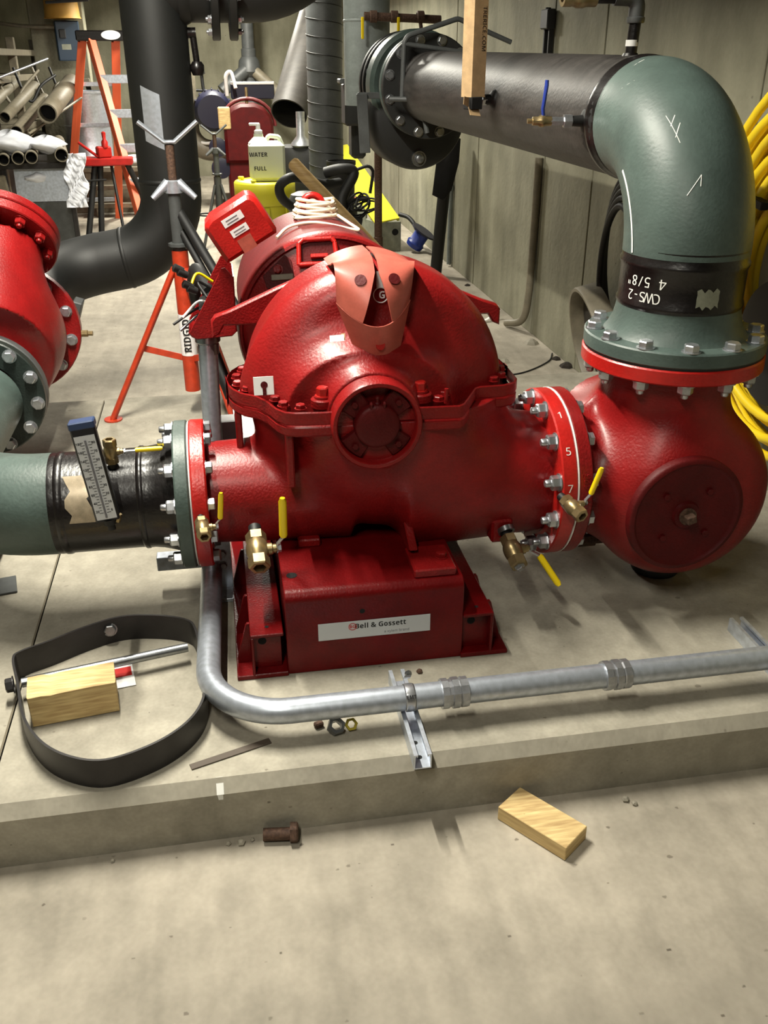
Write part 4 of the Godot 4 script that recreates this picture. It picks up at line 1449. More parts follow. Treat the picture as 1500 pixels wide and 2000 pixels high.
func conduit() -> void:
	var o := thing("steel_conduit", V(0.4, 0.205, -1.713), "shiny steel conduit running along the front of the pad and up to the motor", "conduit")
	var b := B.new()
	b.tube(bent([V(-0.06, 0.83, -2.90), V(-0.075, 0.31, -2.86), V(-0.09, 0.236, -2.70), V(-0.113, 0.236, -1.713), V(1.75, 0.236, -1.713)], 0.19, 14), 0.0305, 28)
	part(o, "tube", b, M.emt)
	b = B.new()
	b.lathe(AY(V(-0.06, 0.815, -2.90), V(0, -1, 0)), P2([0.04, -0.01, 0.04, 0.02, 0.034, 0.026, 0.034, 0.06, 0.031, 0.062]), 20)
	part(o, "connector", b, M.steel)
	for x in [0.475, 0.885]:
		b = B.new()
		var f := AY(V(x - 0.035, 0.236, -1.713), V(1, 0, 0))
		b.lathe(f, P2([0.031, 0, 0.037, 0.0, 0.037, 0.016, 0.0335, 0.017, 0.0335, 0.025]), 12, 0, TAU, true)
		b.lathe(f, P2([0.0335, 0.024, 0.038, 0.026, 0.038, 0.042, 0.0335, 0.044]), 12, 0, TAU, true)
		b.lathe(f, P2([0.0335, 0.044, 0.037, 0.048, 0.037, 0.064, 0.031, 0.066]), 12, 0, TAU, true)
		part(o, "coupling", b, M.zinc)
	var n := 0
	for x in [0.362, 1.345]:
		var z0 := -1.875 if n == 0 else -1.95
		var z1 := -1.55
		var s := thing("strut_channel", V(x, 0.16, -1.7), ["short slotted steel strut channel under the middle of the front conduit", "slotted steel strut channel under the right end of the front conduit"][n], "strut channel", "strut channels")
		b = B.new()
		var f := Transform3D(Basis(V(1, 0, 0), V(0, 1, 0), V(0, 0, 1)), V(x, 0.1605, z0))
		b.extrude(f, PV([-0.0205, 0, 0.0205, 0, 0.0205, 0.040, 0.011, 0.040, 0.011, 0.033, 0.0165, 0.037, 0.0175, 0.003, -0.0175, 0.003, -0.0165, 0.037, -0.011, 0.033, -0.011, 0.040, -0.0205, 0.040]), z1 - z0, 0.0003)
		part(s, "channel", b, M.galv)
		for k in 2:
			b = B.new()
			b.lathe(T(V(x, 0.1642, z1 - 0.035 - 0.05 * k)), P2([0, 0.0004, 0.006, 0.0004]), 12)
			part(s, "slot", b, M.hole)
		var c := thing("pipe_clamp", V(x, 0.2, -1.713), ["zinc strap clamp with a screw holding the conduit to the middle strut", "zinc strap clamp at the right frame edge holding the conduit"][n], "clamp", "conduit clamps")
		b = B.new()
		var pts := []
		for k in 15:
			var a := -0.95 + (PI + 1.9) * k / 14
			pts.append(V(x, 0.236 + 0.0325 * sin(a), -1.713 + 0.0325 * cos(a)))
		b.tube(pts, 0.0125, 8, false, PackedFloat32Array(), true, 0.0016)
		part(c, "strap", b, M.zinc)
		b = B.new()
		b.box(T(V(x + 0.002, 0.272, -1.745), 40, 0, 0), V(0.016, 0.02, 0.004), 0.001)
		b.lathe(AY(V(x + 0.004, 0.276, -1.752), V(0.3, 0.6, 0.6)), P2([0.008, 0, 0.008, 0.007, 0, 0.009]), 10)
		part(c, "screw", b, M.steel)
		b = B.new()
		b.text("EMT" if n == 0 else "EMT", Transform3D(Basis(V(1, 0, 0), V(0, 0.8, -0.6), V(0, 0.6, 0.8)), V(x, 0.2595, -1.6835)), 0.012, 0.0008)
		part(c, "stamp", b, M.ink)
		n += 1
	# channel and bracket under the discharge flange
	var g := thing("strut_channel", V(-0.15, 0.23, -2.42), "bright strut channel crossing behind the conduit under the left flange", "strut channel")
	b = B.new()
	b.box(T(V(-0.152, 0.262, -2.44)), V(0.205, 0.044, 0.041), 0.002)
	part(g, "channel", b, M.galv)
	b = B.new()
	b.box(T(V(-0.062, 0.21, -2.41)), V(0.05, 0.30, 0.006), 0.001)
	b.box(T(V(-0.062, 0.167, -2.38)), V(0.05, 0.012, 0.08), 0.001)
	part(g, "bracket", b, M.galv)
	shared(g, "bracket_bolt", hex_mesh(0.011, 0.01), M.zinc, Transform3D(AY(Vector3.ZERO, V(0, 0, 1)).basis, V(-0.062, 0.29, -2.407)))
	shared(g, "bracket_bolt", hex_mesh(0.011, 0.01), M.zinc, Transform3D(AY(Vector3.ZERO, V(0, 0, 1)).basis, V(-0.062, 0.25, -2.407)))

func pad_objects() -> void:
	var o := thing("pipe_hanger", V(-0.35, 0.16, -1.85), "dark steel clevis pipe hanger lying on its side on the pad", "pipe hanger")
	var ring := P3([-0.60, 0, -2.04, -0.585, 0, -2.075, -0.52, 0, -2.11, -0.43, 0, -2.165, -0.34, 0, -2.198, -0.24, 0, -2.185, -0.165, 0, -2.15, -0.14, 0, -2.10, -0.125, 0, -1.98, -0.113, 0, -1.86, -0.125, 0, -1.77, -0.165, 0, -1.70, -0.235, 0, -1.645, -0.33, 0, -1.613, -0.41, 0, -1.638, -0.48, 0, -1.70, -0.535, 0, -1.80, -0.57, 0, -1.93])
	var path := curve(ring, 6, true)
	var b := B.new()
	var m := path.size()
	var inn := []
	var outn := []
	for k in m + 1:
		var p: Vector3 = path[k % m]
		inn.append(p + V(0, 0.237, 0))
		outn.append(p + V(0, 0.1605, 0))
	b.sheet([inn, outn], 0.006)
	part(o, "strap", b, M.strap)
	b = B.new()
	b.tube([V(-0.57, 0.206, -1.975), V(-0.165, 0.206, -2.06)], 0.0125, 16)
	part(o, "cross_bolt", b, M.steel)
	shared(o, "nut", hex_mesh(0.018, 0.02), M.strap, Transform3D(AY(Vector3.ZERO, V(-1, 0, 0.2)).basis, V(-0.588, 0.206, -1.972)))
	shared(o, "bolt_head", hex_mesh(0.016, 0.012), M.steel, Transform3D(AY(Vector3.ZERO, V(0.1, 0.2, 1)).basis, V(-0.375, 0.205, -2.183)))
	b = B.new()
	b.box(T(V(-0.345, 0.1625, -2.03), 0, 10, 0), V(0.075, 0.001, 0.12), 0.0)
	var tg := single("paper_tag", b, M.label, V(-0.345, 0.1625, -2.03), "white paper tag with a red band lying inside the pipe hanger", "tag")
	b = B.new()
	b.box(T(V(-0.350, 0.1634, -2.035), 0, 10, 0), V(0.074, 0.0006, 0.04), 0.0)
	part(tg, "red_band", b, M.tag)
	b = B.new()
	b.lathe(T(V(-0.337, 0.1632, -2.082)), P2([0, 0.0003, 0.005, 0.0003]), 10)
	part(tg, "punched_hole", b, M.hole)
	b = B.new()
	b.extrude(T(V(-0.435, 0.161, -1.905), 0, 8, 0) * Transform3D(Basis(), V(0, 0, -0.047)), PV([-0.102, 0, 0.10, 0, 0.101, 0.088, 0.05, 0.089, -0.03, 0.087, -0.05, 0.085, -0.07, 0.088, -0.103, 0.087]), 0.088, 0.002)
	single("wood_block", b, M.wood, V(-0.435, 0.161, -1.905), "sawn wood block standing inside the dark pipe hanger", "wood block")
	b = B.new()
	b.box(T(V(0.63, 0.0205, -1.479), 0, 37.5, 0) * Transform3D(Basis(Vector3.UP, 0.0), Vector3.ZERO), V(0.088, 0.039, 0.185), 0.0015)
	single("wood_block", b, M.wood, V(0.63, 0.0, -1.479), "short piece of lumber lying on the floor in front of the pad", "wood block")
	b = B.new()
	b.box(T(V(-0.064, 0.162, -1.674), 0, 18, 0), V(0.193, 0.003, 0.019), 0.0005)
	single("flat_bar", b, mat(Color(0.30, 0.26, 0.22), 0.6, 0.1), V(-0.064, 0.1605, -1.674), "thin dark flat bar lying at the pad edge right of the hanger", "flat bar")
	var k1 := single("loose_nut", nut(0.022, 0.022, V(0.185, 0.161, -1.709), V(0.2, 1, 0.7)), M.steel, V(0.185, 0.161, -1.709), "large loose steel nut on the pad below the conduit bend", "nut")
	single("plastic_ring", nut(0.016, 0.008, V(0.222, 0.164, -1.712), V(0.1, 0.6, 0.8)), mat(Color(0.62, 0.56, 0.14), 0.5), V(0.222, 0.161, -1.712), "small yellow ring lying beside the loose steel nut", "ring")
	b = B.new()
	b.box(T(V(0.146, 0.168, -1.735), 0, 20, 0), V(0.022, 0.014, 0.016), 0.003)
	single("steel_scrap", b, M.rust, V(0.146, 0.161, -1.735), "small rusty offcut on the pad left of the loose nut", "scrap")
	var bt := thing("loose_bolt", V(0.035, 0, -1.546), "big rusty hex bolt lying on the floor against the pad", "bolt")
	b = B.new()
	b.tube([V(-0.005, 0.018, -1.556), V(0.06, 0.018, -1.548)], 0.0145, 14)
	part(bt, "shank", b, M.rust)
	b = B.new()
	b.lathe(AY(V(0.056, 0.021, -1.5485), V(1, 0, 0.12)), P2([0, 0, 0.024, 0, 0.024, 0.015, 0.020, 0.018, 0, 0.018]), 6, 0, TAU, true)
	part(bt, "head", b, M.rust)
	b = B.new()
	b.extrude(Transform3D(Basis(V(1, 0, 0), V(0, 0, 1), V(0, -1, 0)), V(-0.33, 0.1635, -1.668)), PV([-0.014, 0.004, -0.006, -0.008, 0.012, -0.002, 0.013, 0.008, -0.01, 0.010]), 0.002, 0.0004)
	single("slate_chip", b, mat(Color(0.25, 0.25, 0.3), 0.8), V(-0.33, 0.161, -1.668), "small grey flake lying inside the hanger loop near its front", "chip")
	var rng := RandomNumberGenerator.new()
	rng.seed = 5
	var g := 0
	for q in [[-0.055, 0.0, -1.555, 0.010], [-0.085, 0.0, -1.558, 0.007], [-0.03, 0.0, -1.56, 0.006], [-0.34, 0.0, -1.553, 0.006], [0.86, 0.0, -1.53, 0.010], [0.875, 0.0, -1.515, 0.008], [0.43, 0.16, -1.905, 0.009], [0.97, 0.0, -0.98, 0.005]]:
		b = B.new()
		var pr := []
		b.lathe(T(V(q[0], q[1], q[2]), rng.randf() * 20, rng.randf() * 360, 0), P2([q[3] * 0.8, 0.0003, q[3], q[3] * 0.5, q[3] * 0.6, q[3] * 1.1, 0, q[3] * 1.3]), 5, 0, TAU, true)
		single("concrete_crumb", b, M.rust if g == 6 else M.pad, V(q[0], q[1], q[2]), ["largest pale crumb beside the loose bolt at the pad foot", "small pale crumb left of the largest crumb at the pad foot", "tiny pale crumb touching the loose bolt", "pale crumb at the foot of the pad near the left", "pale crumb on the floor right of the lumber piece", "crumb in front of the pale crumb right of the lumber piece", "rusty crumb at the front foot of the red base", "tiny crumb on the floor at the lower right"][g], "crumb", "crumbs of concrete")
		g += 1

func nut(r: float, h: float, p: Vector3, d: Vector3) -> B:
	var b := B.new()
	var f := AY(p + V(0, r * 0.75, 0), d)
	f.origin -= f.basis.y * h * 0.5
	b.lathe(f, P2([r * 0.6, 0, r * 0.95, 0, r, h * 0.12, r, h * 0.88, r * 0.95, h, r * 0.6, h]), 6, 0, TAU, true)
	b.lathe(f, P2([r * 0.58, h, r * 0.55, h * 0.9, r * 0.55, h * 0.1, r * 0.58, 0]), 20)
	return b

# ---------------------------------------------------------------- neighbours of the pump
func left_valve_field(p: Vector3) -> float:
	var a := cone(p, V(-0.86, 0.54, -3.34), V(-0.86, 0.66, -3.60), 0.15, 0.20)
	var b := cone(p, V(-0.86, 0.62, -3.45), V(-0.83, 0.63, -3.80), 0.22, 0.20)
	var c := cone(p, V(-0.85, 0.72, -3.40), V(-0.81, 0.97, -3.67), 0.20, 0.155)
	var s := (p - V(-0.85, 0.70, -3.55)).length() - 0.235
	var d := smin(a, b, 0.08)
	d = smin(d, c, 0.06)
	return smin(d, s, 0.08)

func left_valve() -> void:
	var o := thing("check_valve", V(-0.86, 0.16, -3.5), "bulbous red valve body with three bolted flanges at the left edge", "valve")
	var b := B.new()
	b.field(left_valve_field, V(-1.20, 0.30, -3.86), V(-0.50, 1.06, -3.28), 0.0125)
	part(o, "body", b, M.red)
	part(o, "inlet_flange", disc(V(-0.86, 0.537, -3.32), V(0, 0, 1), 0.212, 0.042, 0.12), M.greypaint)
	part(o, "outlet_flange", disc(V(-0.835, 0.632, -3.82), V(0, 0, 1), 0.258, 0.045, 0.12), M.red)
	bolts(o, V(-0.835, 0.632, -3.775), V(0, 0, 1), 12, 0.222, 0.020, 0.018, M.zinc, 0.0, 0.42)
	var nrm := V(0.14, 0.62, -0.77).normalized()
	var fc := V(-0.805, 0.985, -3.68)
	part(o, "bonnet_flange", disc(fc, nrm, 0.205, 0.040, 0.10), M.red)
	part(o, "bonnet_cover", disc(fc + nrm * 0.043, nrm, 0.205, 0.035, 0.0), M.red)
	bolts(o, fc, -nrm, 12, 0.172, 0.020, 0.024, M.red, 0.010, 0.5, "bonnet_bolt")
	b = B.new()
	b.lathe(AY(V(-0.585, 0.60, -3.80), V(1, 0, 0.1)), P2([0.014, 0, 0.014, 0.03, 0.010, 0.032, 0.010, 0.05, 0, 0.05]), 8, 0, TAU, true)
	part(o, "plug", b, M.brass)

func tall_pipe() -> void:
	var o := thing("tall_pipe", V(-0.20, 0.64, -4.5), "thick black pipe rising with elbows at the left behind the pump", "pipe")
	var b := B.new()
	b.tube(bent([V(-0.83, 0.632, -3.86), V(-0.83, 0.70, -4.50), V(-0.20, 0.80, -4.50), V(-0.20, 3.29, -4.50)], 0.30, 14), 0.137, 44)
	part(o, "pipe", b, M.blackmatte)
	b = B.new()
	b.tube(bent([V(-0.20, 1.875, -4.50), V(0.60, 1.875, -4.50), V(0.60, 3.29, -4.50)], 0.40, 14), 0.137, 44)
	b.lathe(AY(V(-0.20, 1.875, -4.50), V(1, 0, 0)), P2([0.150, 0.11, 0.150, 0.13, 0.1375, 0.155]), 44)
	part(o, "branch_pipe", b, M.blackmatte)
	b = B.new()
	b.lathe(AY(V(-0.20, 1.095, -4.50), V(0, 1, 0)), P2([0.137, 0, 0.1405, 0.006, 0.1405, 0.014, 0.137, 0.02]), 44)
	part(o, "weld", b, M.blackmatte)
	b = B.new()
	b.lathe(AY(V(-0.44, 0.763, -4.50), V(1, 0.16, 0)), P2([0.137, 0, 0.1405, 0.006, 0.1405, 0.014, 0.137, 0.02]), 44)
	part(o, "weld", b, M.blackmatte)
	var d := V(1, 0, 0)
	var c := V(0.10, 1.875, -4.50)
	for k in 2:
		part(o, "flange", disc(c + d * (0.075 * k - 0.06), d, 0.205, 0.035, 0.10), M.blackmatte)
	bolts(o, c - d * 0.06, -d, 12, 0.178, 0.014, 0.016, M.zinc, 0.008)
	bolts(o, c + d * 0.05, d, 12, 0.178, 0.014, 0.016, M.zinc, 0.008, 0.5, "nut")
	b = B.new()
	var rows := []
	for r in 5:
		var row := []
		for q in 4:
			var a := -0.62 + 0.20 * q + 0.00 * r
			row.append(V(-0.20 + 0.1378 * sin(a) , 1.50 - 0.055 * r - 0.012 * q, -4.50 + 0.1378 * cos(a)))
		rows.append(row)
	b.sheet(rows)
	part(o, "tape", b, M.galv, "strip of silver tape")
	b = B.new()
	b.lathe(AY(V(-0.06, 1.70, -4.5), V(1, 0, 0)), P2([0.03, -0.03, 0.022, 0.0, 0.022, 0.03, 0, 0.03]), 14)
	b.tube([V(-0.045, 1.72, -4.5), V(-0.035, 1.58, -4.5)], 0.014, 12)
	b.lathe(T(V(-0.035, 1.555, -4.5)), P2([0, -0.02, 0.022, -0.02, 0.03, 0.0, 0.03, 0.02, 0.02, 0.035, 0, 0.035]), 14)
	part(o, "gauge_line", b, M.blackpaint)
	b = B.new()
	b.box(T(V(-0.66, 0.55, -4.12), 0, 0, -20), V(0.04, 0.24, 0.10), 0.004)
	part(o, "support_leg", b, M.greypaint)

func stand(called: String, base: Vector3, h: float, legs: float, lm: Material, pm: Material, label: String, turn := 0.0) -> Node3D:
	var o := thing(called, base, label, "pipe stand")
	var top := base + V(0, h, 0)
	var col := base + V(0, h * 0.60, 0)
	var b := B.new()
	for k in 3:
		var a := turn + TAU * k / 3
		var foot := base + V(cos(a) * legs, 0.006, sin(a) * legs)
		b = B.new()
		b.tube([col + V(cos(a) * 0.03, -0.05, sin(a) * 0.03), foot], 0.024, 10, false, PackedFloat32Array(), true, 0.014)
		b.lathe(T(foot - V(0, 0.005, 0)), P2([0, 0, 0.04, 0, 0.04, 0.006, 0, 0.008]), 12)
		part(o, "leg", b, lm)
		var br := B.new()
		var mid := col.lerp(foot, 0.55)
		br.box(Transform3D(AY((mid + base + V(0, h * 0.22, 0)) / 2, mid - base - V(0, h * 0.22, 0)).basis, (mid + base + V(0, h * 0.22, 0)) / 2), V(0.004, mid.distance_to(base + V(0, h * 0.22, 0)), 0.028), 0.001)
		part(o, "brace", br, lm)
	b = B.new()
	b.lathe(T(base), P2([0.034, h * 0.10, 0.034, h * 0.62, 0.028, h * 0.62]), 20)
	part(o, "sleeve", b, lm)
	b = B.new()
	b.tube([base + V(0, h * 0.5, 0), base + V(0, h * 0.84, 0)], 0.026, 16)
	b.lathe(T(base + V(0, h * 0.635, 0)), P2([0.028, 0, 0.045, 0, 0.045, 0.012, 0.028, 0.014]), 8)
	part(o, "inner_tube", b, pm)
	b = B.new()
	b.lathe(T(base + V(0, h * 0.815, 0)), P2([0.027, 0, 0.036, 0.0, 0.036, 0.045, 0.022, 0.05]), 12)
	for s in [-1.0, 1.0]:
		b.tube([base + V(0.02 * s, h * 0.85, 0.01), base + V(0.085 * s, h * 0.80, 0.03)], 0.014, 8, false, PackedFloat32Array([0.02, 0.012]))
	part(o, "wing_nut", b, M.galv if lm == M.orange else M.greypaint)
	b = B.new()
	var sc := []
	for k in 25:
		var u := k / 24.0
		sc.append(Vector2(0.0165 + 0.0015 * (k % 2), h * (0.84 + 0.13 * u)))
	b.lathe(T(base), sc, 16)
	part(o, "screw", b, M.rust)
	b = B.new()
	b.tube([top + V(-0.115, 0.05, 0.0), top + V(-0.02, -0.025, 0), top + V(0.02, -0.025, 0), top + V(0.115, 0.05, 0.0)], 0.022, 10, false, PackedFloat32Array(), true, 0.009)
	part(o, "v_head", b, M.galv if lm == M.orange else M.greypaint)
	return o

func pipe_stands() -> void:
	var o := stand("pipe_stand", V(-0.165, 0.16, -3.98), 1.17, 0.36, M.orange, M.greypaint, "orange-red folding pipe stand with a bright V head in front of the tall black pipe", deg_to_rad(178))
	var b := B.new()
	b.lathe(T(V(-0.165, 0.16, -3.98)), P2([0.0348, 0.28, 0.0348, 0.46, 0.034, 0.46]), 20)
	var st := part(o, "sleeve_label", b, M.label, "white sticker band")
	b = B.new()
	b.text("RIDGID", Transform3D(Basis(V(0, 1, 0), V(-1, 0, 0), V(0, 0, 1)), V(-0.168, 0.53, -3.9445)), 0.042, 0.001)
	part(st, "lettering", b, M.ink)
	var p := stand("pipe_stand", V(0.03, 0.0, -9.0), 1.02, 0.20, M.greypaint, M.greypaint, "grey pipe stand with V head between tall black pipe and far pump", deg_to_rad(30))
	b = B.new()
	var pts := []
	for k in 20:
		var a := TAU * k / 20
		pts.append(V(-0.09 + 0.08 * cos(a), 0.30, -9.0 + 0.08 * sin(a)))
	b.tube(pts, 0.008, 6, true)
	part(p, "ring", b, M.rubber)
	# cables, plier grips and tool bits beside the terminal box
	var c := thing("power_cable", V(-0.03, 0.55, -3.3), "black power cable looping behind the terminal box", "cable")
	b = B.new()
	b.tube(curve([V(-0.045, 0.92, -3.02), V(-0.085, 0.96, -3.2), V(-0.10, 0.84, -3.35), V(-0.05, 0.64, -3.30), V(0.0, 0.50, -3.2)], 8), 0.022, 12)
	part(c, "cable", b, M.rubber)
	var s := thing("strut_pole", V(-0.04, 0.16, -3.7), "dark slanted struts crossing behind the open terminal box", "brace")
	b = B.new()
	b.tube([V(-0.16, 1.05, -4.0), V(0.05, 0.72, -3.6)], 0.02, 8)
	b.tube([V(-0.16, 0.98, -4.0), V(0.04, 0.64, -3.6)], 0.016, 8)
	part(s, "bar", b, M.rubber)
	b = B.new()
	b.box(T(V(-0.725, 0.1625, -2.55), 0, 12, 0), V(0.07, 0.006, 0.10), 0.001)
	single("steel_shim", b, M.greypaint, V(-0.725, 0.1585, -2.55), "flat grey steel plate lying on the pad at the left frame edge", "plate")
	b = B.new()
	b.box(T(V(-0.015, 0.60, -2.60), 0, 0, 0), V(0.045, 0.085, 0.06), 0.003)
	single("electrical_fitting", b, M.strap, V(-0.015, 0.56, -2.60), "dark square fitting on the left between the casing and the stand", "fitting")

# ---------------------------------------------------------------- right side
func far_right() -> void:
	# far end of the overhead pipe: flanges, wafer valve and a round-bottomed strainer
	var ax := V(-0.115, 0.0345, -2.29).normalized()
	var c := V(1.096, 1.474, -4.90)
	var o := thing("strainer", c + V(0, -0.5, -0.4), "big black-green strainer with stacked flanges at the far end of the overhead pipe", "strainer")
	part(o, "flange", disc(c, ax, 0.2415, 0.045, 0.15, 0.004, 56), M.blackmatte)
	bolts(o, c, -ax, 12, 0.214, 0.021, 0.014, M.steel)
	part(o, "valve_ring", disc(c + ax * 0.055, ax, 0.2415, 0.04, 0.1, 0.004, 56), M.green)
	part(o, "wafer", disc(c + ax * 0.10, ax, 0.225, 0.10, 0.1, 0.01, 56), M.greendark)
	part(o, "body_ring", disc(c + ax * 0.20, ax, 0.262, 0.14, 0.1, 0.02, 56), M.green)
	part(o, "rear_flange", disc(c + ax * 0.42, ax, 0.255, 0.035, 0.1, 0.004, 56), M.blackmatte)
	part(o, "rear_flange", disc(c + ax * 0.50, ax, 0.255, 0.035, 0.1, 0.004, 56), M.blackmatte)
	bolts(o, c + ax * 0.415, -ax, 12, 0.225, 0.018, 0.03, M.zinc, 0.01, 0.5, "nut")
	var b := B.new()
	b.lathe(AY(c + ax * 0.30, ax), P2([0.2, 0, 0.2, 0.3]), 40)
	part(o, "neck", b, M.greendark)
	b = B.new()
	b.lathe(AY(c + V(0.0, -0.155, 0) + ax * 0.20, ax), P2([0, 0, 0.21, 0, 0.25, 0.02, 0.262, 0.05, 0.262, 0.30, 0.24, 0.36, 0, 0.36]), 56)
	var dr := part(o, "drum", b, M.blackmatte)
	b = B.new()
	var pc := c + V(0.0, -0.355, 0) + ax * 0.20
	b.lathe(AY(pc, -ax), P2([0.040, -0.01, 0.040, 0.012, 0.032, 0.012, 0.030, 0.006, 0.020, 0.006, 0.020, 0.03, 0.012, 0.034, 0, 0.034]), 24)
	part(dr, "drain_plug", b, M.steel)
	b = B.new()
	b.box(T(c + V(-0.325, -0.17, -0.08), 0, 0, 3), V(0.055, 0.28, 0.012), 0.003)
	b.box(T(c + V(-0.29, -0.04, -0.10), 0, 0, 0), V(0.12, 0.03, 0.012), 0.003)
	part(o, "hanging_strap", b, M.greypaint)
	# bent rod cage hung on the flange
	var g := thing("lifting_frame", c + V(0.05, 0.2, 0.1), "bent black rod frame clamped over the flange of the overhead pipe", "rod frame")
	b = B.new()
	b.tube(bent([c + V(-0.16, -0.06, 0.09), c + V(-0.15, 0.22, 0.09), c + V(0.12, 0.30, 0.05), c + V(0.40, 0.20, 0.02)], 0.05, 6), 0.012, 8)
	b.tube(bent([c + V(-0.22, -0.05, 0.09), c + V(-0.08, -0.05, 0.16), c + V(-0.05, -0.20, 0.18)], 0.05, 6), 0.012, 8)
	b.tube([c + V(-0.15, 0.19, 0.09), c + V(0.36, 0.13, 0.05)], 0.011, 8)
	part(g, "rod", b, M.greypaint)
	# pipes rising behind
	var v := thing("rising_pipe", V(0.95, 1.5, -5.95), "wide grey-green pipe rising behind the stacked flanges", "pipe")
	b = B.new()
	b.tube([V(0.945, 1.35, -5.95), V(0.945, 3.25, -5.95)], 0.135, 40)
	part(v, "pipe", b, M.bluegrey)
	b = B.new()
	b.lathe(T(V(0.945, 1.79, -5.95)), P2([0.135, 0, 0.138, 0.004, 0.138, 0.012, 0.135, 0.016]), 40)
	part(v, "weld", b, M.bluegrey)
	var h := thing("small_pipe_run", V(1.1, 1.82, -5.7), "small dark pipe run with two yellow valve handles above the stacked flanges", "pipe")
	b = B.new()
	b.tube([V(0.90, 1.815, -5.75), V(1.34, 1.80, -5.75)], 0.022, 12)
	b.tube([V(1.22, 1.80, -5.75), V(1.24, 1.62, -5.70)], 0.011, 10)
	for x in [0.93, 1.05, 1.20]:
		b.lathe(AY(V(x, 1.813, -5.75), V(1, 0, 0)), P2([0.022, 0, 0.032, 0.004, 0.032, 0.04, 0.022, 0.044]), 10)
	part(h, "pipe", b, M.rust)
	for x in [0.885, 1.09]:
		b = B.new()
		b.box(T(V(x, 1.755, -5.72)), V(0.016, 0.11, 0.012), 0.003)
		part(h, "handle", b, M.yellow)
	# black post with cloth, leaning near the wall
	var p := thing("leaning_post", V(1.73, 0, -7.37), "black post with a dark cloth hung on it, standing by the wall conduit", "post")
	b = B.new()
	b.tube([V(1.725, 0.0, -7.37), V(1.785, 1.12, -7.25)], 0.048, 16)
	part(p, "post", b, M.rubber)
	b = B.new()
	b.sheet([[V(1.715, 1.06, -7.2), V(1.78, 1.09, -7.16), V(1.84, 1.06, -7.2)], [V(1.68, 0.9, -7.2), V(1.75, 0.9, -7.14), V(1.83, 0.9, -7.18)], [V(1.66, 0.66, -7.22), V(1.72, 0.63, -7.16), V(1.78, 0.7, -7.2)]], 0.02)
	part(p, "cloth", b, M.cloth)
	var w := thing("wall_conduit", V(1.90, 0, -7.72), "thin grey conduit running down the wall behind the black post", "conduit")
	b = B.new()
	b.tube([V(1.93, 0.02, -7.75), V(1.93, 1.6, -7.75)], 0.02, 12)
	b.lathe(T(V(1.93, 0.62, -7.75)), P2([0.02, 0, 0.026, 0.004, 0.026, 0.035, 0.02, 0.04]), 12)
	part(w, "tube", b, M.bluegrey)
	b = B.new()
	b.tube(curve([V(1.90, 0.30, -7.78), V(1.88, 0.12, -7.82), V(1.82, 0.03, -7.85)], 6), 0.006, 6)
	part(w, "cord", b, M.rubber)
	# hose stub hanging at the wall
	w = thing("wall_hose", V(1.90, 0, -5.58), "grey-brown hose standing against the wall with its foot curling onto the floor", "hose")
	b = B.new()
	b.tube(curve([V(1.925, 1.07, -5.58), V(1.925, 1.0, -5.58), V(1.925, 0.6, -5.58), V(1.92, 0.25, -5.58), V(1.90, 0.08, -5.62), V(1.84, 0.025, -5.76)], 8), 0.024, 12)
	part(w, "hose", b, M.pvc)
	w = thing("form_tie_clamp", V(1.9, 1.6, -5.6), "black clamp bars on the wall above the overhead pipe", "clamp")
	b = B.new()
	b.box(T(V(1.93, 1.70, -5.62)), V(0.03, 0.32, 0.022), 0.003)
	b.box(T(V(1.93, 1.66, -5.54)), V(0.03, 0.26, 0.018), 0.003)
	b.box(T(V(1.92, 1.80, -5.58)), V(0.05, 0.10, 0.12), 0.006)
	part(w, "bars", b, M.rubber)
	# hoop leaning on the wall behind the riser
	w = thing("duct_collar", V(1.86, 0, -4.6), "pale round duct collar leaning on the wall behind the suction flange", "duct collar")
	b = B.new()
	var f := AY(V(1.80, 0.295, -4.25), V(1, 0.25, 0.1))
	b.lathe(f, P2([0.305, 0.09, 0.305, 0, 0.30, -0.012, 0.285, -0.012, 0.28, 0, 0.28, 0.09]), 56)
	part(w, "collar", b, M.pvc)
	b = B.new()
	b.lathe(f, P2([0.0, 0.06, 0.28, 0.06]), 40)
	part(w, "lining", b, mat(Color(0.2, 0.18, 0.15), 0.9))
	# black hose coil on the wall
	w = thing("black_hose_coil", V(1.88, 0.5, -4.1), "coil of black hose hung on the wall behind the green elbow", "hose coil")
	for k in 5:
		b = B.new()
		var pts := []
		for j in 40:
			var a := TAU * j / 40
			pts.append(V(1.86 - 0.012 * k, 0.80 + (0.33 - 0.012 * k) * sin(a) - 0.02 * k, -4.12 + 0.014 * k + (0.20 - 0.006 * k) * cos(a)))
		b.tube(pts, 0.016, 10, true)
		part(w, "loop", b, M.rubber)
	# yellow hose coil
	w = thing("yellow_hose_coil", V(1.85, 0.3, -2.8), "big coil of yellow hose with black ties at the right edge", "hose coil")
	var rng := RandomNumberGenerator.new()
	rng.seed = 12
	for k in 15:
		b = B.new()
		var pts := []
		var R := 0.53 - 0.019 * k
		for j in 48:
			var a := TAU * j / 48
			pts.append(V(1.80 + 0.035 * ((k * 2) % 3 - 1) + 0.008 * sin(a * 3 + k), 0.98 + R * 1.12 * sin(a), -2.66 + R * cos(a)))
		b.tube(pts, 0.0165, 12, true)
		part(w, "loop", b, M.yellowhose)
	for a in [0.10, -0.12]:
		b = B.new()
		var y := 1.20 if a > 0 else 0.77
		b.box(T(V(1.75, y, -3.02), 8, 0, 0), V(0.03, 0.028, 0.40), 0.003)
		b.box(T(V(1.85, y, -3.02), 8, 0, 0), V(0.03, 0.028, 0.40), 0.003)
		part(w, "tie", b, M.rubber)
	b = B.new()
	b.lathe(AY(V(1.74, 0.78, -2.60), V(-1, 0, 0)), P2([0.02, -0.1, 0.20, -0.1, 0.20, 0.02, 0.16, 0.03, 0, 0.03]), 40)
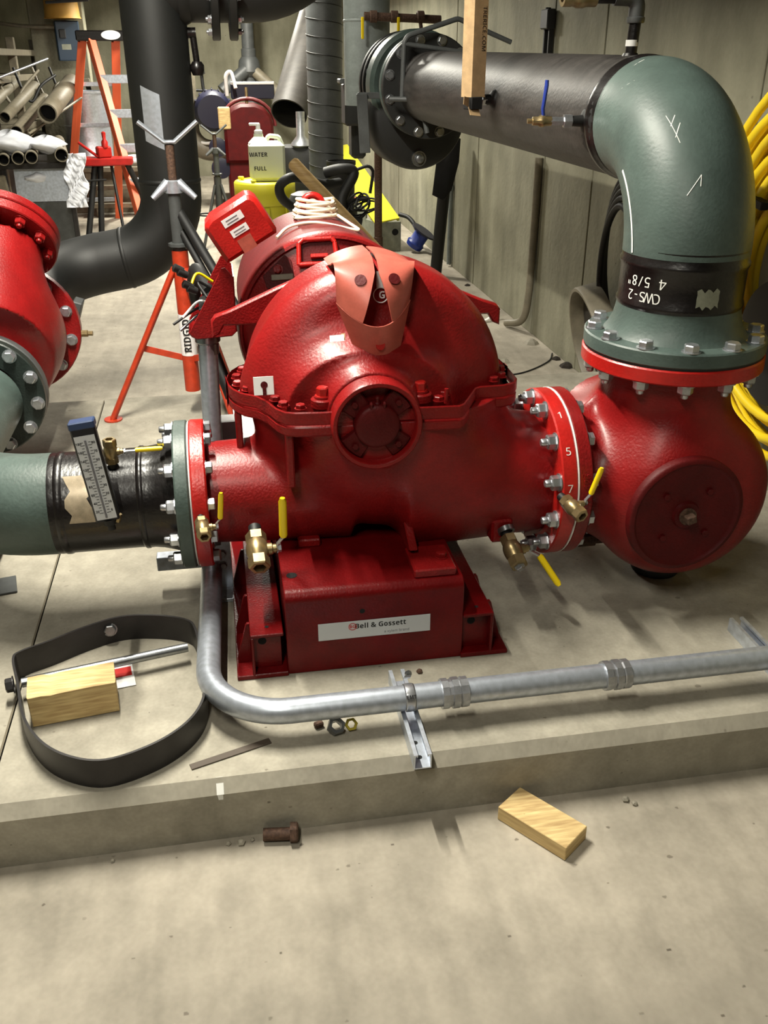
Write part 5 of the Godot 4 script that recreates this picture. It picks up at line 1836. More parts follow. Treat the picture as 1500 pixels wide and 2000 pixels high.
	part(w, "hub", b, M.rubber)
	# debris on the floor by the wall
	b = B.new()
	b.tube(curve([V(1.20, 0.004, -4.62), V(1.45, 0.004, -4.72), V(1.65, 0.004, -4.78), V(1.85, 0.004, -4.95), V(1.93, 0.006, -5.1)], 8), 0.005, 6)
	single("floor_cord", b, M.rubber, V(1.5, 0, -4.7), "thin black cord curving over the floor towards the wall", "cord")
	for q in [[1.85, -6.4, 0.03, 0], [1.90, -7.0, 0.025, 1], [1.88, -5.35, 0.05, 2], [1.93, -4.85, 0.045, 3], [1.60, -5.0, 0.035, 4], [1.92, -5.0, 0.03, 5]]:
		b = B.new()
		b.lathe(T(V(q[0], 0, q[1]), 0, q[3] * 50, 0), P2([q[2], 0.0005, q[2] * 0.8, q[2] * 0.3, q[2] * 0.3, q[2] * 0.6, 0, q[2] * 0.62]), 6, 0, TAU, true)
		single("rubble_lump", b, M.dirt if q[3] % 2 else M.pad, V(q[0], 0, q[1]), ["pale rubble lump by the wall left of the red arm", "dark rubble lump farthest back by the wall", "pale rubble lump at the foot of the leaning hose", "dark rubble lump by the wall near the pad corner", "pale flat rubble lump out on the floor near the cord", "dark rubble lump at the wall end of the cord"][q[3]], "rubble", "rubble along the wall")
	b = B.new()
	b.tube(curve([V(1.64, 0.02, -5.95), V(1.72, 0.012, -5.9), V(1.80, 0.03, -5.95), V(1.86, 0.05, -6.0)], 6), 0.014, 8, false, PackedFloat32Array(), true, 0.003)
	single("white_strip", b, M.white, V(1.74, 0, -5.95), "crumpled white strip on the floor beyond the red lifting arm", "strip")

# ---------------------------------------------------------------- middle distance
func far_middle() -> void:
	# far pump of the same kind
	var o := thing("far_pump", V(0.35, 0, -11.4), "second red pump far back beside the white jug", "pump")
	var b := B.new()
	var z := -11.0
	b.box(T(V(0.42, 0.43, z - 0.4)), V(0.50, 0.86, 0.8), 0.02)
	var pl := part(o, "pedestal", b, M.reddark)
	b = B.new()
	b.extrude(T(V(0.42, 0, z - 0.4)), PV([-0.27, 0.56, 0.27, 0.56, 0.27, 0.95, 0.25, 1.04, 0.18, 1.12, 0.08, 1.16, -0.08, 1.16, -0.18, 1.12, -0.25, 1.04, -0.27, 0.95]), 0.46, 0.03)
	part(o, "guard_hood", b, M.reddark)
	b = B.new()
	var pts := []
	for k in 15:
		var a := PI * k / 14
		pts.append(V(0.42 + 0.30 * cos(a), 0.93 + 0.28 * sin(a), z - 0.1))
	b.tube(pts, 0.035, 10, false, PackedFloat32Array(), true, 0.02)
	part(o, "flange_rim", b, M.reddust)
	b = B.new()
	b.tube([V(0.42, 1.16, z - 0.12), V(0.42, 1.32, z - 0.14)], 0.016, 8)
	part(o, "vent", b, M.brass)
	b = B.new()
	b.box(T(V(0.42, 0.04, z - 0.6)), V(0.62, 0.08, 1.4), 0.005)
	part(o, "base_rail", b, M.redsteel)
	b = B.new()
	b.lathe(AY(V(0.09, 0.50, z - 0.05), V(0, 0, 1)), P2([0, 0, 0.11, 0, 0.11, 0.04, 0.07, 0.05, 0, 0.05]), 24)
	b.lathe(AY(V(0.07, 0.72, z - 0.05), V(0, 0, 1)), P2([0, 0, 0.10, 0, 0.10, 0.04, 0.06, 0.05, 0, 0.05]), 24)
	part(o, "coupling", b, M.navy)
	b = B.new()
	b.box(T(V(0.16, 1.02, z)), V(0.13, 0.22, 0.16), 0.01)
	part(o, "wooden_packing", b, M.wood)
	o = thing("blue_motor", V(0.1, 0.9, -11.9), "dark blue motor behind the far red pump", "motor")
	b = B.new()
	b.lathe(AY(V(0.05, 1.05, -12.4), V(0, 0, 1)), P2([0, 0, 0.2, 0, 0.22, 0.03, 0.22, 0.6, 0.18, 0.66, 0, 0.66]), 32)
	part(o, "frame", b, M.navy)
	for k in 9:
		var a := PI * (k + 0.5) / 9
		b = B.new()
		b.box(Transform3D(Basis(V(0, 0, 1), a), V(0.05 + 0.225 * cos(a), 1.05 + 0.225 * sin(a), -12.08)), V(0.03, 0.012, 0.5), 0.002)
		part(o, "cooling_fin", b, M.navy)
	b = B.new()
	b.box(T(V(0.52, 1.26, -11.9)), V(0.5, 0.16, 0.3), 0.01)
	part(o, "terminal_cover", b, M.navy)
	b = B.new()
	b.box(T(V(0.52, 1.35, -11.74)), V(0.5, 0.03, 0.03), 0.005)
	part(o, "bright_edge", b, M.white)
	b = B.new()
	b.tube(curve([V(0.22, 1.22, -11.6), V(0.22, 1.42, -11.6), V(0.28, 1.46, -11.6), V(0.32, 1.30, -11.55)], 6), 0.022, 8)
	part(o, "white_cable", b, M.white)
	# grey drain pipe with wye on the back wall
	o = thing("wye_pipe", V(0.62, 1.2, -14.2), "grey plastic drain pipe with a wye branch in front of the far wall", "pipe")
	b = B.new()
	b.tube([V(0.60, 3.2, -14.2), V(0.60, 1.55, -14.2)], 0.085, 20)
	b.lathe(T(V(0.60, 1.62, -14.2)), P2([0.085, 0, 0.10, 0.01, 0.10, 0.10, 0.085, 0.11]), 20)
	b.lathe(T(V(0.60, 1.38, -14.2)), P2([0.10, 0, 0.16, 0.06, 0.14, 0.20, 0.09, 0.26]), 20)
	b.tube([V(0.60, 1.5, -14.2), V(0.60, 0.2, -14.2)], 0.085, 20)
	part(o, "stack", b, M.greypaint)
	b = B.new()
	b.tube([V(0.60, 1.50, -14.15), V(0.20, 1.20, -14.05)], 0.085, 16)
	b.lathe(AY(V(0.40, 1.35, -14.1), V(-0.8, -0.6, 0.1)), P2([0.085, 0, 0.105, 0.01, 0.105, 0.14, 0.085, 0.15]), 16)
	part(o, "left_branch", b, M.greypaint)
	b = B.new()
	b.tube([V(0.60, 1.50, -14.15), V(1.05, 1.12, -14.05)], 0.075, 16)
	part(o, "right_branch", b, M.pvc)
	# open black pipe, slanting up
	o = thing("slanted_black_pipe", V(0.72, 1.0, -9.0), "fat black pipe slanting up, its open end facing the viewer beside the far red pump", "pipe")
	b = B.new()
	var e := V(0.71, 1.155, -9.0)
	var d := V(0.33, 0.72, -0.75).normalized()
	b.lathe(AY(e, d), P2([0.150, 0.6, 0.155, 0.0, 0.166, 0.0, 0.166, 1.3]), 40)
	part(o, "pipe", b, mat(Color(0.20, 0.185, 0.165), 0.6, 0.0, M.black.albedo_texture, 1.2))
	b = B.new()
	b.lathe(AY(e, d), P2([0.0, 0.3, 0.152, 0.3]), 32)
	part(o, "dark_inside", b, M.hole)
	b = B.new()
	b.lathe(T(V(0.86, 0.0, -9.05)), P2([0, 0, 0.26, 0, 0.30, 0.05, 0.30, 0.80, 0.27, 0.88, 0, 0.88]), 32)
	single("black_tank", b, M.rubber, V(0.86, 0, -9.05), "dark round tank behind the spiral duct and the open black pipe", "tank")
	# spiral duct
	o = thing("spiral_duct", V(0.955, 0, -8.2), "tall grey spiral-seam duct standing behind the motor", "duct")
	b = B.new()
	b.tube([V(0.94, 0.0, -8.2), V(0.97, 3.2, -8.2)], 0.145, 36)
	part(o, "tube", b, M.greypaint)
	b = B.new()
	var sp := []
	for k in 24 * 26:
		var a := TAU * k / 24
		sp.append(V(0.94 + 0.03 * k / 624.0 * 0.97 + 0.1455 * cos(a), 0.02 + 3.15 * k / 624.0, -8.2 + 0.1455 * sin(a)))
	b.tube(sp, 0.004, 5)
	part(o, "spiral_seam", b, M.blackmatte)
	# bright bottle-like fitting between pipe and duct
	b = B.new()
	b.lathe(T(V(0.80, 0.88, -8.86)), P2([0.07, 0, 0.10, 0.02, 0.09, 0.04, 0.04, 0.10, 0.04, 0.3]), 20)
	single("steel_fitting", b, M.zinc, V(0.80, 0.88, -8.86), "bright flared metal fitting between the open black pipe and the spiral duct", "fitting")
	# yellow drum with the jug
	var c := V(0.425, 0, -8.35)
	o = thing("yellow_drum", c, "yellow plastic drum with a screw lid behind the motor", "drum")
	b = B.new()
	b.lathe(T(c), P2([0, 0, 0.20, 0, 0.215, 0.03, 0.23, 0.42, 0.245, 0.45, 0.245, 0.5]), 40)
	part(o, "body", b, M.yellowdrum)
	b = B.new()
	b.lathe(T(c + V(0, 0.48, 0)), P2([0.255, 0, 0.262, 0.01, 0.262, 0.17, 0.25, 0.185, 0.22, 0.19, 0.21, 0.18, 0, 0.18]), 48)
	part(o, "lid", b, M.yellowdrum)
	for k in 8:
		var a := TAU * k / 8
		b = B.new()
		b.box(Transform3D(Basis(Vector3.UP, -a), c + V(0.247 * cos(a), 0.30, 0.247 * sin(a))), V(0.02, 0.34, 0.045), 0.006)
		part(o, "rib", b, M.yellowdrum)
	for k in 4:
		var a := TAU * (k + 0.3) / 4
		b = B.new()
		b.box(Transform3D(Basis(Vector3.UP, -a), c + V(0.22 * cos(a), 0.675, 0.22 * sin(a))), V(0.05, 0.03, 0.03), 0.006)
		part(o, "lid_lug", b, M.yellowdrum)
	var j := V(0.455, 0.665, -8.35)
	o = thing("white_jug", j, "cloudy white jug marked with black letters standing on the yellow drum", "jug")
	b = B.new()
	b.extrude(Transform3D(Basis(V(1, 0, 0), V(0, 0, -1), V(0, 1, 0)), j), PV([-0.15, -0.09, -0.13, -0.11, 0.13, -0.11, 0.15, -0.09, 0.15, 0.09, 0.13, 0.11, -0.13, 0.11, -0.15, 0.09]), 0.31, 0.03)
	b.lathe(T(j + V(-0.06, 0.30, 0)), P2([0.09, 0, 0.06, 0.03, 0.04, 0.05, 0.04, 0.07]), 20)
	part(o, "body", b, M.jug)
	b = B.new()
	b.lathe(T(j + V(-0.06, 0.355, 0)), P2([0.035, 0, 0.035, 0.04, 0.02, 0.05, 0.018, 0.09, 0, 0.09]), 14)
	b.box(T(j + V(-0.09, 0.445, 0)), V(0.09, 0.022, 0.03), 0.006)
	part(o, "pump_spout", b, M.white)
	b = B.new()
	b.tube(bent([j + V(0.0, 0.30, 0), j + V(0.02, 0.355, 0), j + V(0.11, 0.345, 0), j + V(0.135, 0.28, 0)], 0.03, 5), 0.018, 10)
	part(o, "grip", b, M.jug)
	b = B.new()
	b.text("WATER", T(j + V(-0.075, 0.215, 0.1105)), 0.046, 0.002)
	b.text("FULL", T(j + V(-0.065, 0.105, 0.1105)), 0.046, 0.002)
	part(o, "lettering", b, M.ink)
	# shop vacuum and its hose
	o = thing("shop_vacuum", V(0.69, 0, -7.5), "grey shop vacuum canister behind the motor, half hidden by the wooden pole", "vacuum")
	b = B.new()
	b.lathe(T(V(0.69, 0, -7.5)), P2([0, 0, 0.13, 0, 0.14, 0.04, 0.14, 0.50, 0.125, 0.52, 0.135, 0.54, 0.13, 0.60, 0.11, 0.65, 0.06, 0.67, 0, 0.675]), 32)
	part(o, "canister", b, M.greypaint)
	b = B.new()
	b.box(T(V(0.72, 0.58, -7.37)), V(0.07, 0.05, 0.04), 0.006)
	part(o, "latch", b, M.rubber)
	b = B.new()
	b.tube(curve([V(0.68, 0.60, -7.38), V(0.60, 0.58, -7.3), V(0.50, 0.65, -7.25), V(0.48, 0.74, -7.25), V(0.56, 0.80, -7.25), V(0.68, 0.78, -7.35), V(0.84, 0.72, -7.5), V(0.98, 0.72, -7.6)], 8), 0.036, 14)
	part(o, "hose", b, M.rubber)
	b = B.new()
	b.tube(curve([V(0.86, 0.80, -7.55), V(0.98, 0.83, -7.5), V(1.08, 0.80, -7.5), V(0.98, 0.62, -7.45), V(0.99, 0.48, -7.4), V(1.12, 0.44, -7.4)], 8), 0.042, 14)
	part(o, "hose_loop", b, M.rubber)
	o = thing("black_bucket", V(1.04, 0, -7.95), "black bucket with a raised handle behind the coiled hose", "bucket")
	b = B.new()
	b.lathe(T(V(1.04, 0.45, -7.95)), P2([0, 0, 0.105, 0, 0.115, 0.36, 0.122, 0.37, 0.122, 0.40, 0.112, 0.40, 0.10, 0.05, 0, 0.05]), 32)
	b.lathe(T(V(1.04, 0, -7.95)), P2([0, 0, 0.13, 0, 0.13, 0.45, 0, 0.45]), 24)
	part(o, "shell", b, M.rubber)
	b = B.new()
	b.tube(bent([V(1.07, 0.60, -7.7), V(1.12, 0.80, -7.7), V(1.28, 0.85, -7.7), V(1.24, 0.62, -7.7)], 0.06, 6), 0.013, 8)
	part(o, "handle", b, M.rubber)
	o = thing("cord_bundle", V(1.1, 0.45, -7.5), "tangle of black cords hung in front of the black bucket", "cord")
	var rng := RandomNumberGenerator.new()
	rng.seed = 3
	for k in 8:
		b = B.new()
		pts = []
		var cx := rng.randf_range(1.06, 1.16)
		var cy := rng.randf_range(0.52, 0.60)
		var rx := rng.randf_range(0.05, 0.13)
		var ry := rng.randf_range(0.03, 0.10)
		for q in 24:
			var a := TAU * q / 24
			pts.append(V(cx + rx * cos(a), cy + ry * sin(a + 0.4) , -7.42 + 0.03 * sin(a * 2 + k)))
		b.tube(pts, 0.008, 6, true)
		part(o, "cord", b, M.greypaint if k == 2 else M.rubber)
	# wooden pole
	o = thing("wooden_pole", V(0.75, 0.5, -6.5), "round wooden pole leaning diagonally behind the cord coil", "pole")
	b = B.new()
	b.tube([V(0.536, 0.965, -6.72), V(0.546, 0.955, -6.715), V(0.62, 0.875, -6.68), V(0.80, 0.69, -6.58), V(1.06, 0.42, -6.45), V(1.40, 0.03, -6.3)], 0.03, 18, false, PackedFloat32Array([0.032, 0.044, 0.044, 0.045, 0.044, 0.043]))
	part(o, "shaft", b, M.pole)
	# long yellow-topped case leaning up away from the viewer
	o = thing("yellow_topped_case", V(1.53, 0, -8.5), "long case with a yellow top and grey ribbed side, sloping up away beyond the motor", "case")
	var p0 := V(1.53, 0.275, -8.50)
	var p1 := V(1.20, 0.83, -9.55)
	var dz := (p1 - p0).normalized()
	var dx := V(1, 0, 0.0)
	dx = (dx - dz * dx.dot(dz)).normalized()
	var fx := Transform3D(Basis(dx, dx.cross(dz) * -1.0, -dz), p0)
	var L := p0.distance_to(p1)
	b = B.new()
	b.box(fx * T(V(0, 0.004, -L / 2)), V(0.25, 0.016, L), 0.004)
	for s in [-0.11, 0.11]:
		b.box(fx * T(V(s, 0.016, -L / 2)), V(0.025, 0.02, L), 0.004)
	part(o, "yellow_top", b, M.yellowdrum)
	b = B.new()
	b.box(T(V(1.53, 0.135, -8.512)), V(0.25, 0.27, 0.03), 0.006)
	part(o, "end_plate", b, M.greybox)
	var n := 0
	for k in 6:
		var q := p0.lerp(p1, (k + 0.5) / 6.0)
		b = B.new()
		b.box(T(V(q.x - 0.115, q.y * 0.5 - 0.02, q.z), 0, 17, 0), V(0.02, q.y - 0.05, 0.20), 0.006)
		part(o, "side_panel", b, M.greybox)
	b = B.new()
	b.lathe(AY(V(1.60, 0.175, -8.4965), V(0, 0, 1)), P2([0, 0.001, 0.03, 0.001]), 16)
	part(o, "grip_hole", b, M.hole)
	b = B.new()
	b.box(fx * T(V(-0.03, 0.0125, -0.55)), V(0.10, 0.002, 0.36), 0.0)
	part(o, "print", b, mat(Color(0.45, 0.43, 0.12), 0.6))
	b = B.new()
	b.box(fx * T(V(-0.11, 0.03, -0.42)), V(0.05, 0.02, 0.06), 0.004)
	part(o, "orange_latch", b, M.ladder)
	# thin post in front of the case
	o = thing("thin_post", V(1.30, 0, -7.3), "thin rusty post under the strainer in front of the yellow-topped case", "post")
	b = B.new()
	b.tube([V(1.24, 0.0, -7.3), V(1.24, 1.2, -7.3)], 0.03, 12)
	b.lathe(T(V(1.24, 0.22, -7.3)), P2([0.03, 0, 0.036, 0.005, 0.036, 0.12, 0.03, 0.125]), 12)
	part(o, "tube", b, M.rust)
	# blue spool
	o = thing("blue_spool", V(1.80, 0, -8.45), "small blue spool with a dark rim on the floor beside the black post", "spool")
	b = B.new()
	var bf := AY(V(1.79, 0.10, -8.42), V(0.5, 0.8, 0.2))
	b.lathe(bf, P2([0, -0.06, 0.075, -0.06, 0.085, -0.02, 0.07, 0.0, 0.07, 0.10, 0.0, 0.10]), 28)
	part(o, "core", b, M.blue)
	b = B.new()
	b.lathe(bf, P2([0.0, 0.10, 0.12, 0.10, 0.12, 0.115, 0.0, 0.115]), 28)
	part(o, "rim", b, M.navy)
	b = B.new()
	b.tube(curve([V(1.68, 0.30, -8.7), V(1.75, 0.28, -8.6), V(1.80, 0.20, -8.5), V(1.84, 0.05, -8.5)], 6), 0.02, 8)
	part(o, "strap", b, M.rubber)
	# wall switches at the back
	o = thing("disconnect_boxes", V(1.2, 1.55, -12.8), "white and grey electrical boxes on a frame behind the rising pipe", "electrical box")
	b = B.new()
	b.box(T(V(1.42, 1.86, -12.8)), V(0.18, 0.55, 0.12), 0.01)
	part(o, "box", b, M.white)
	b = B.new()
	b.box(T(V(1.58, 1.72, -12.8)), V(0.16, 0.3, 0.12), 0.01)
	part(o, "box", b, M.rust)
	b = B.new()
	b.box(T(V(1.38, 1.53, -12.7)), V(0.55, 0.03, 0.25), 0.004)
	part(o, "shelf", b, M.galv)
	b = B.new()
	b.box(T(V(1.38, 0.76, -12.75)), V(0.06, 1.52, 0.06), 0.004)
	part(o, "post", b, M.greypaint)
	b = B.new()
	b.tube(curve([V(1.40, 2.1, -12.75), V(1.36, 2.3, -12.75), V(1.44, 2.6, -12.75)], 6), 0.018, 8)
	part(o, "cable", b, M.white)
	o = thing("valve_actuator", V(1.05, 1.2, -7.0), "bulky dark actuator box hanging left of the stacked flanges", "actuator")
	b = B.new()
	b.box(T(V(0.95, 1.33, -6.6)), V(0.13, 0.26, 0.2), 0.015)
	part(o, "housing", b, M.blackmatte)
	b = B.new()
	b.box(T(V(0.90, 1.47, -6.55)), V(0.10, 0.03, 0.14), 0.006)
	part(o, "cap", b, M.greypaint)
	b = B.new()
	b.box(T(V(1.0, 1.10, -6.75)), V(0.10, 0.24, 0.16), 0.02)
	part(o, "lower_housing", b, M.blackmatte)
	# valve tree in front of the back wall
	o = thing("valve_tree", V(-0.15, 0.9, -12.5), "dark valve spindle and grey box far behind, right of the tall black pipe", "valve")
	b = B.new()
	b.tube([V(-0.03, 0.9, -12.5), V(-0.06, 1.55, -12.5)], 0.02, 8)
	b.tube([V(-0.22, 1.26, -12.5), V(0.0, 1.25, -12.5)], 0.016, 8)
	b.lathe(T(V(-0.06, 1.42, -12.5)), P2([0, 0, 0.05, 0.02, 0.04, 0.10, 0.02, 0.14, 0, 0.14]), 12)
	part(o, "spindle", b, M.rubber)
	b = B.new()
	b.box(T(V(-0.24, 1.12, -12.6)), V(0.18, 0.28, 0.12), 0.01)
	part(o, "box", b, M.greybox)
	b = B.new()
	b.box(T(V(-0.24, 1.35, -12.5)), V(0.14, 0.035, 0.1), 0.006)
	part(o, "bracket", b, M.white)
	b = B.new()
	b.tube(curve([V(-0.30, 1.1, -12.4), V(-0.28, 0.85, -12.2), V(-0.12, 0.70, -12.0), V(0.10, 0.72, -11.8), V(0.3, 0.74, -11.6)], 8), 0.018, 8)
	part(o, "cable", b, M.white)
	o = thing("far_elbow_pipe", V(-0.1, 0.4, -11.8), "tan elbow pipe curving behind the far grey stand", "pipe")
	b = B.new()
	b.tube(bent([V(-0.25, 1.5, -12.1), V(-0.25, 0.62, -12.1), V(0.35, 0.58, -12.0)], 0.25, 8), 0.12, 20)
	part(o, "pipe", b, M.pvc)

# ---------------------------------------------------------------- left background
func far_left() -> void:
	# step ladder
	var o := thing("step_ladder", V(-1.05, 0, -10.4), "orange fibreglass step ladder with a dark top cap at the left", "ladder")
	var b := B.new()
	var tl := V(-1.10, 1.76, -10.25)
	var tr := V(-0.70, 1.76, -10.25)
	var rails := [["front_rail", V(-1.075, 1.76, -10.2), V(-0.70, 0.0, -9.4)], ["front_rail", V(-0.72, 1.76, -10.2), V(-0.34, 0.0, -9.4)], ["rear_rail", V(-1.17, 1.76, -10.3), V(-1.64, 0.0, -11.0)], ["rear_rail", V(-0.86, 1.76, -10.32), V(-1.10, 0.0, -11.0)]]
	for r in rails:
		b = B.new()
		var d: Vector3 = r[2] - r[1]
		b.box(Transform3D(AY(Vector3.ZERO, d).basis, (r[1] + r[2]) / 2), V(0.045, d.length(), 0.085), 0.003)
		b.box(Transform3D(AY(Vector3.ZERO, d).basis, (r[1] + r[2]) / 2 + V(0.03, 0, 0.04)), V(0.06, d.length(), 0.014), 0.002)
		part(o, r[0], b, M.ladder)
	for k in 5:
		var u := 0.19 + 0.17 * k
		var p: Vector3 = (rails[0][1] as Vector3).lerp(rails[0][2], u)
		var q: Vector3 = (rails[1][1] as Vector3).lerp(rails[1][2], u)
		b = B.new()
		b.box(T((p + q) / 2), V(0.36, 0.075, 0.09), 0.006)
		part(o, "step", b, M.galv)
	for k in 4:
		var u := 0.22 + 0.22 * k
		var p: Vector3 = (rails[2][1] as Vector3).lerp(rails[2][2], u)
		var q: Vector3 = (rails[3][1] as Vector3).lerp(rails[3][2], u)
		b = B.new()
		b.box(T((p + q) / 2), V(p.distance_to(q), 0.04, 0.03), 0.004)
		part(o, "rear_bar", b, M.galv)
	b = B.new()
	b.box(T(V(-0.92, 1.80, -10.26)), V(0.56, 0.09, 0.20), 0.01)
	var cap := part(o, "top_cap", b, M.blackpaint)
	b = B.new()
	b.lathe(AY(V(-0.87, 1.805, -10.1585), V(0, 0, 1)).scaled_local(V(2.0, 1, 0.9)), P2([0, 0.001, 0.045, 0.001]), 28)
	var em := part(cap, "emblem", b, M.white)
	# vise stand
	o = thing("tripod_vise", V(-1.1, 0, -9.5), "red tripod pipe vise on black legs in front of the orange ladder", "vise")
	b = B.new()
	b.extrude(Transform3D(Basis(V(1, 0, 0), V(0, 0, -1), V(0, 1, 0)), V(-1.02, 0.70, -9.5)), PV([-0.28, 0.05, -0.22, -0.08, -0.05, -0.10, 0.27, -0.07, 0.27, 0.10, 0.05, 0.12, -0.22, 0.12]), 0.07, 0.01)
	part(o, "table", b, M.redbright)
	b = B.new()
	b.box(T(V(-1.0, 0.82, -9.46), 0, 20, 0), V(0.13, 0.10, 0.09), 0.012)
	b.lathe(T(V(-0.98, 0.86, -9.44)), P2([0.03, 0, 0.03, 0.05, 0.015, 0.07, 0.02, 0.13, 0, 0.14]), 12)
	b.tube([V(-1.22, 0.90, -9.5), V(-1.05, 0.78, -9.42)], 0.014, 8)
	part(o, "vise", b, M.redbright)
	for p in [[-1.10, -1.24, -9.35, "leg"], [-1.05, -1.12, -9.42, "leg"], [-0.80, -0.55, -9.7, "leg"], [-0.95, -0.87, -9.2, "chain_leg"]]:
		b = B.new()
		b.tube([V(p[0], 0.70, -9.5), V(p[1], 0.01, p[2])], 0.028 if p[3] == "leg" else 0.014, 10)
		part(o, p[3], b, M.rubber)
	b = B.new()
	b.box(T(V(-1.15, 0.05, -9.35)), V(0.22, 0.10, 0.2), 0.02)
	part(o, "foot_tray", b, M.rubber)
	b = B.new()
	b.tube([V(-1.30, 0.57, -9.4), V(-1.0, 0.58, -9.4)], 0.009, 6)
	part(o, "cross_rod", b, M.rubber)
	# sheet metal cabinet with pipes on top
	o = thing("steel_cabinet", V(-1.52, 0, -9.1), "grey sheet-steel stand with a shiny front panel under the pipe pile", "stand")
	b = B.new()
	b.box(T(V(-1.53, 0.765, -9.25), 0, 0, 0), V(0.62, 0.05, 0.8), 0.004)
	part(o, "top_frame", b, M.strap)
	b = B.new()
	b.box(T(V(-1.50, 0.60, -8.92), -8, 0, 0), V(0.46, 0.28, 0.006), 0.001)
	part(o, "shiny_panel", b, M.galv)
	b = B.new()
	b.box(T(V(-1.50, 0.24, -8.9)), V(0.50, 0.44, 0.01), 0.002)
	part(o, "lower_panel", b, M.greypaint)
	for x in [-1.80, -1.26]:
		b = B.new()
		b.box(T(V(x, 0.38, -8.9)), V(0.04, 0.76, 0.04), 0.003)
		part(o, "leg", b, M.strap)
	b = B.new()
	b.box(T(V(-1.79, 0.35, -8.78), 0, 0, 6), V(0.10, 0.70, 0.05), 0.01)
	single("leaning_board", b, M.pvc, V(-1.79, 0, -8.78), "pale narrow board leaning at the left side of the steel stand", "board")
	# plastic sheeting
	b = B.new()
	var rows := []
	for r in 10:
		var row := []
		for c in 8:
			row.append(V(-1.275 + 0.024 * c + 0.022 * sin(r * 1.3 + c), 0.86 - 0.048 * r, -8.86 + 0.02 * sin(c * 1.7 + r * 2.1) + 0.015 * r))
		rows.append(row)
	b.sheet(rows, 0.006)
	single("plastic_sheet", b, M.plasticbag, V(-1.2, 0.5, -8.8), "white plastic sheet hanging down beside the steel stand", "plastic sheet")
	for w in [[-1.72, 0.95, 0.20, "white plastic bag on the left of the pipe pile"], [-1.42, 0.93, 0.15, "crumpled clear plastic bag among the pipe ends"], [-1.56, 0.66, 0.10, "white bundle tucked behind the shiny panel"]]:
		b = B.new()
		rows = []
		for r in 9:
			var row := []
			for c in 15:
				var a := TAU * c / 14
				var h := PI * r / 8
				var rr: float = w[2] * sin(h) * (1.0 + 0.22 * sin(a * 3 + r * 2.0) * cos(r * 1.7))
				row.append(V(w[0] + rr * cos(a), w[1] - 0.42 * w[2] * cos(h) * (1.0 + 0.3 * sin(a * 2.0)), -8.9 + rr * 0.7 * sin(a) - 0.05))
			rows.append(row)
		b.sheet(rows)
		single("plastic_bag", b, M.plasticbag, V(w[0], w[1], -8.9), w[3], "plastic bag")
	# pipe pile: on the stand, and on the rack behind
	var k := 0
	for q in [[-1.755, 0.83, 0.048, 0], [-1.635, 0.84, 0.052, 0], [-1.525, 0.845, 0.052, 0], [-1.275, 0.86, 0.056, 0]]:
		k += 1
		hollow(q, -8.72, 1.6, V(-0.15, 0.0, -1), ["leftmost pale pipe end on the steel stand", "second pale pipe end on the steel stand from the left", "pale pipe end under the clear plastic bag", "pale pipe end at the right corner of the steel stand"][k - 1], "pipes lying on the steel stand")
	k = 0
	for q in [[-1.98, 1.17, 0.05, 0], [-1.80, 1.13, 0.05, 0], [-1.72, 1.01, 0.055, 0], [-1.43, 1.16, 0.085, 0]]:
		k += 1
		hollow(q, -9.3, 1.5, V(0.04, 0.15, -1), ["leftmost pale pipe of the wall rack", "second pale pipe of the wall rack from the left", "lowest pale pipe of the wall rack", "thickest pale pipe, sticking out furthest right of the wall rack"][k - 1], "pipes on the wall rack")
	for q in [[-1.6, 1.0, -9.2, -1.25, 1.25, -10.4], [-1.63, 0.95, -9.2, -1.4, 1.20, -10.2]]:
		b = B.new()
		b.tube([V(q[0], q[1], q[2]), V(q[3], q[4], q[5])], 0.012, 8)
		k += 1
		single("thin_rod", b, M.pvc, V(q[0], q[1], q[2]), "thin pale rod slanting out of the thick rack pipe, upper one" if k == 5 else "thin pale rod slanting out of the thick rack pipe, lower one", "rod", "thin rods")
	o = thing("timber_rack", V(-2.3, 0, -10.5), "timber rack on the left wall holding pipes and cables", "rack")
	for y in [0.95, 1.42, 1.66]:
		b = B.new()
		b.box(T(V(-2.2, y, -11.0)), V(0.6, 0.06, 3.2), 0.005)
		part(o, "shelf", b, M.pvc)
	for zz in [-9.6, -11.0, -12.4]:
		b = B.new()
		b.box(T(V(-1.95, 0.9, zz)), V(0.08, 1.8, 0.08), 0.005)
		part(o, "post", b, M.pvc)
	b = B.new()
	b.box(T(V(-2.2, 0.45, -11.0)), V(0.55, 0.75, 3.0), 0.01)
	part(o, "lower_bin", b, M.strap)
	for q in [0, 1, 2, 3]:
		b = B.new()
		var zz: float = -10.2 - 0.35 * q
		b.tube(curve([V(-2.0 + 0.12 * q, 1.52, zz), V(-1.92 + 0.12 * q, 1.30, zz + 0.1), V(-1.85 + 0.12 * q, 1.22, zz + 0.1), V(-1.74 + 0.10 * q, 1.36, zz), V(-1.62 + 0.1 * q, 1.50 - 0.05 * q, zz - 0.2)], 8), 0.014, 8)
		single("hanging_cable", b, M.rubber if q % 2 else M.pvc, V(-1.9, 1.2, zz), ["pale cable loop hanging from the rack, nearest the viewer", "black cable loop hanging from the rack, nearest the viewer", "pale cable loop hanging deeper on the rack", "black cable loop hanging deeper on the rack"][q], "cable", "cables on the rack")
	b = B.new()
	b.box(T(V(-1.98, 1.5, -9.7), 12, 0, 0), V(0.16, 0.08, 0.3), 0.02)
	b.box(T(V(-2.1, 1.56, -9.8), -8, 20, 0), V(0.2, 0.10, 0.2), 0.03)
	single("black_tool_bag", b, M.rubber, V(-1.98, 1.46, -9.7), "dark lumpy tool bag on the rack at the left frame edge", "bag")
	b = B.new()
	b.tube([V(-2.1, 1.35, -9.4), V(-1.55, 1.60, -10.6)], 0.012, 8)
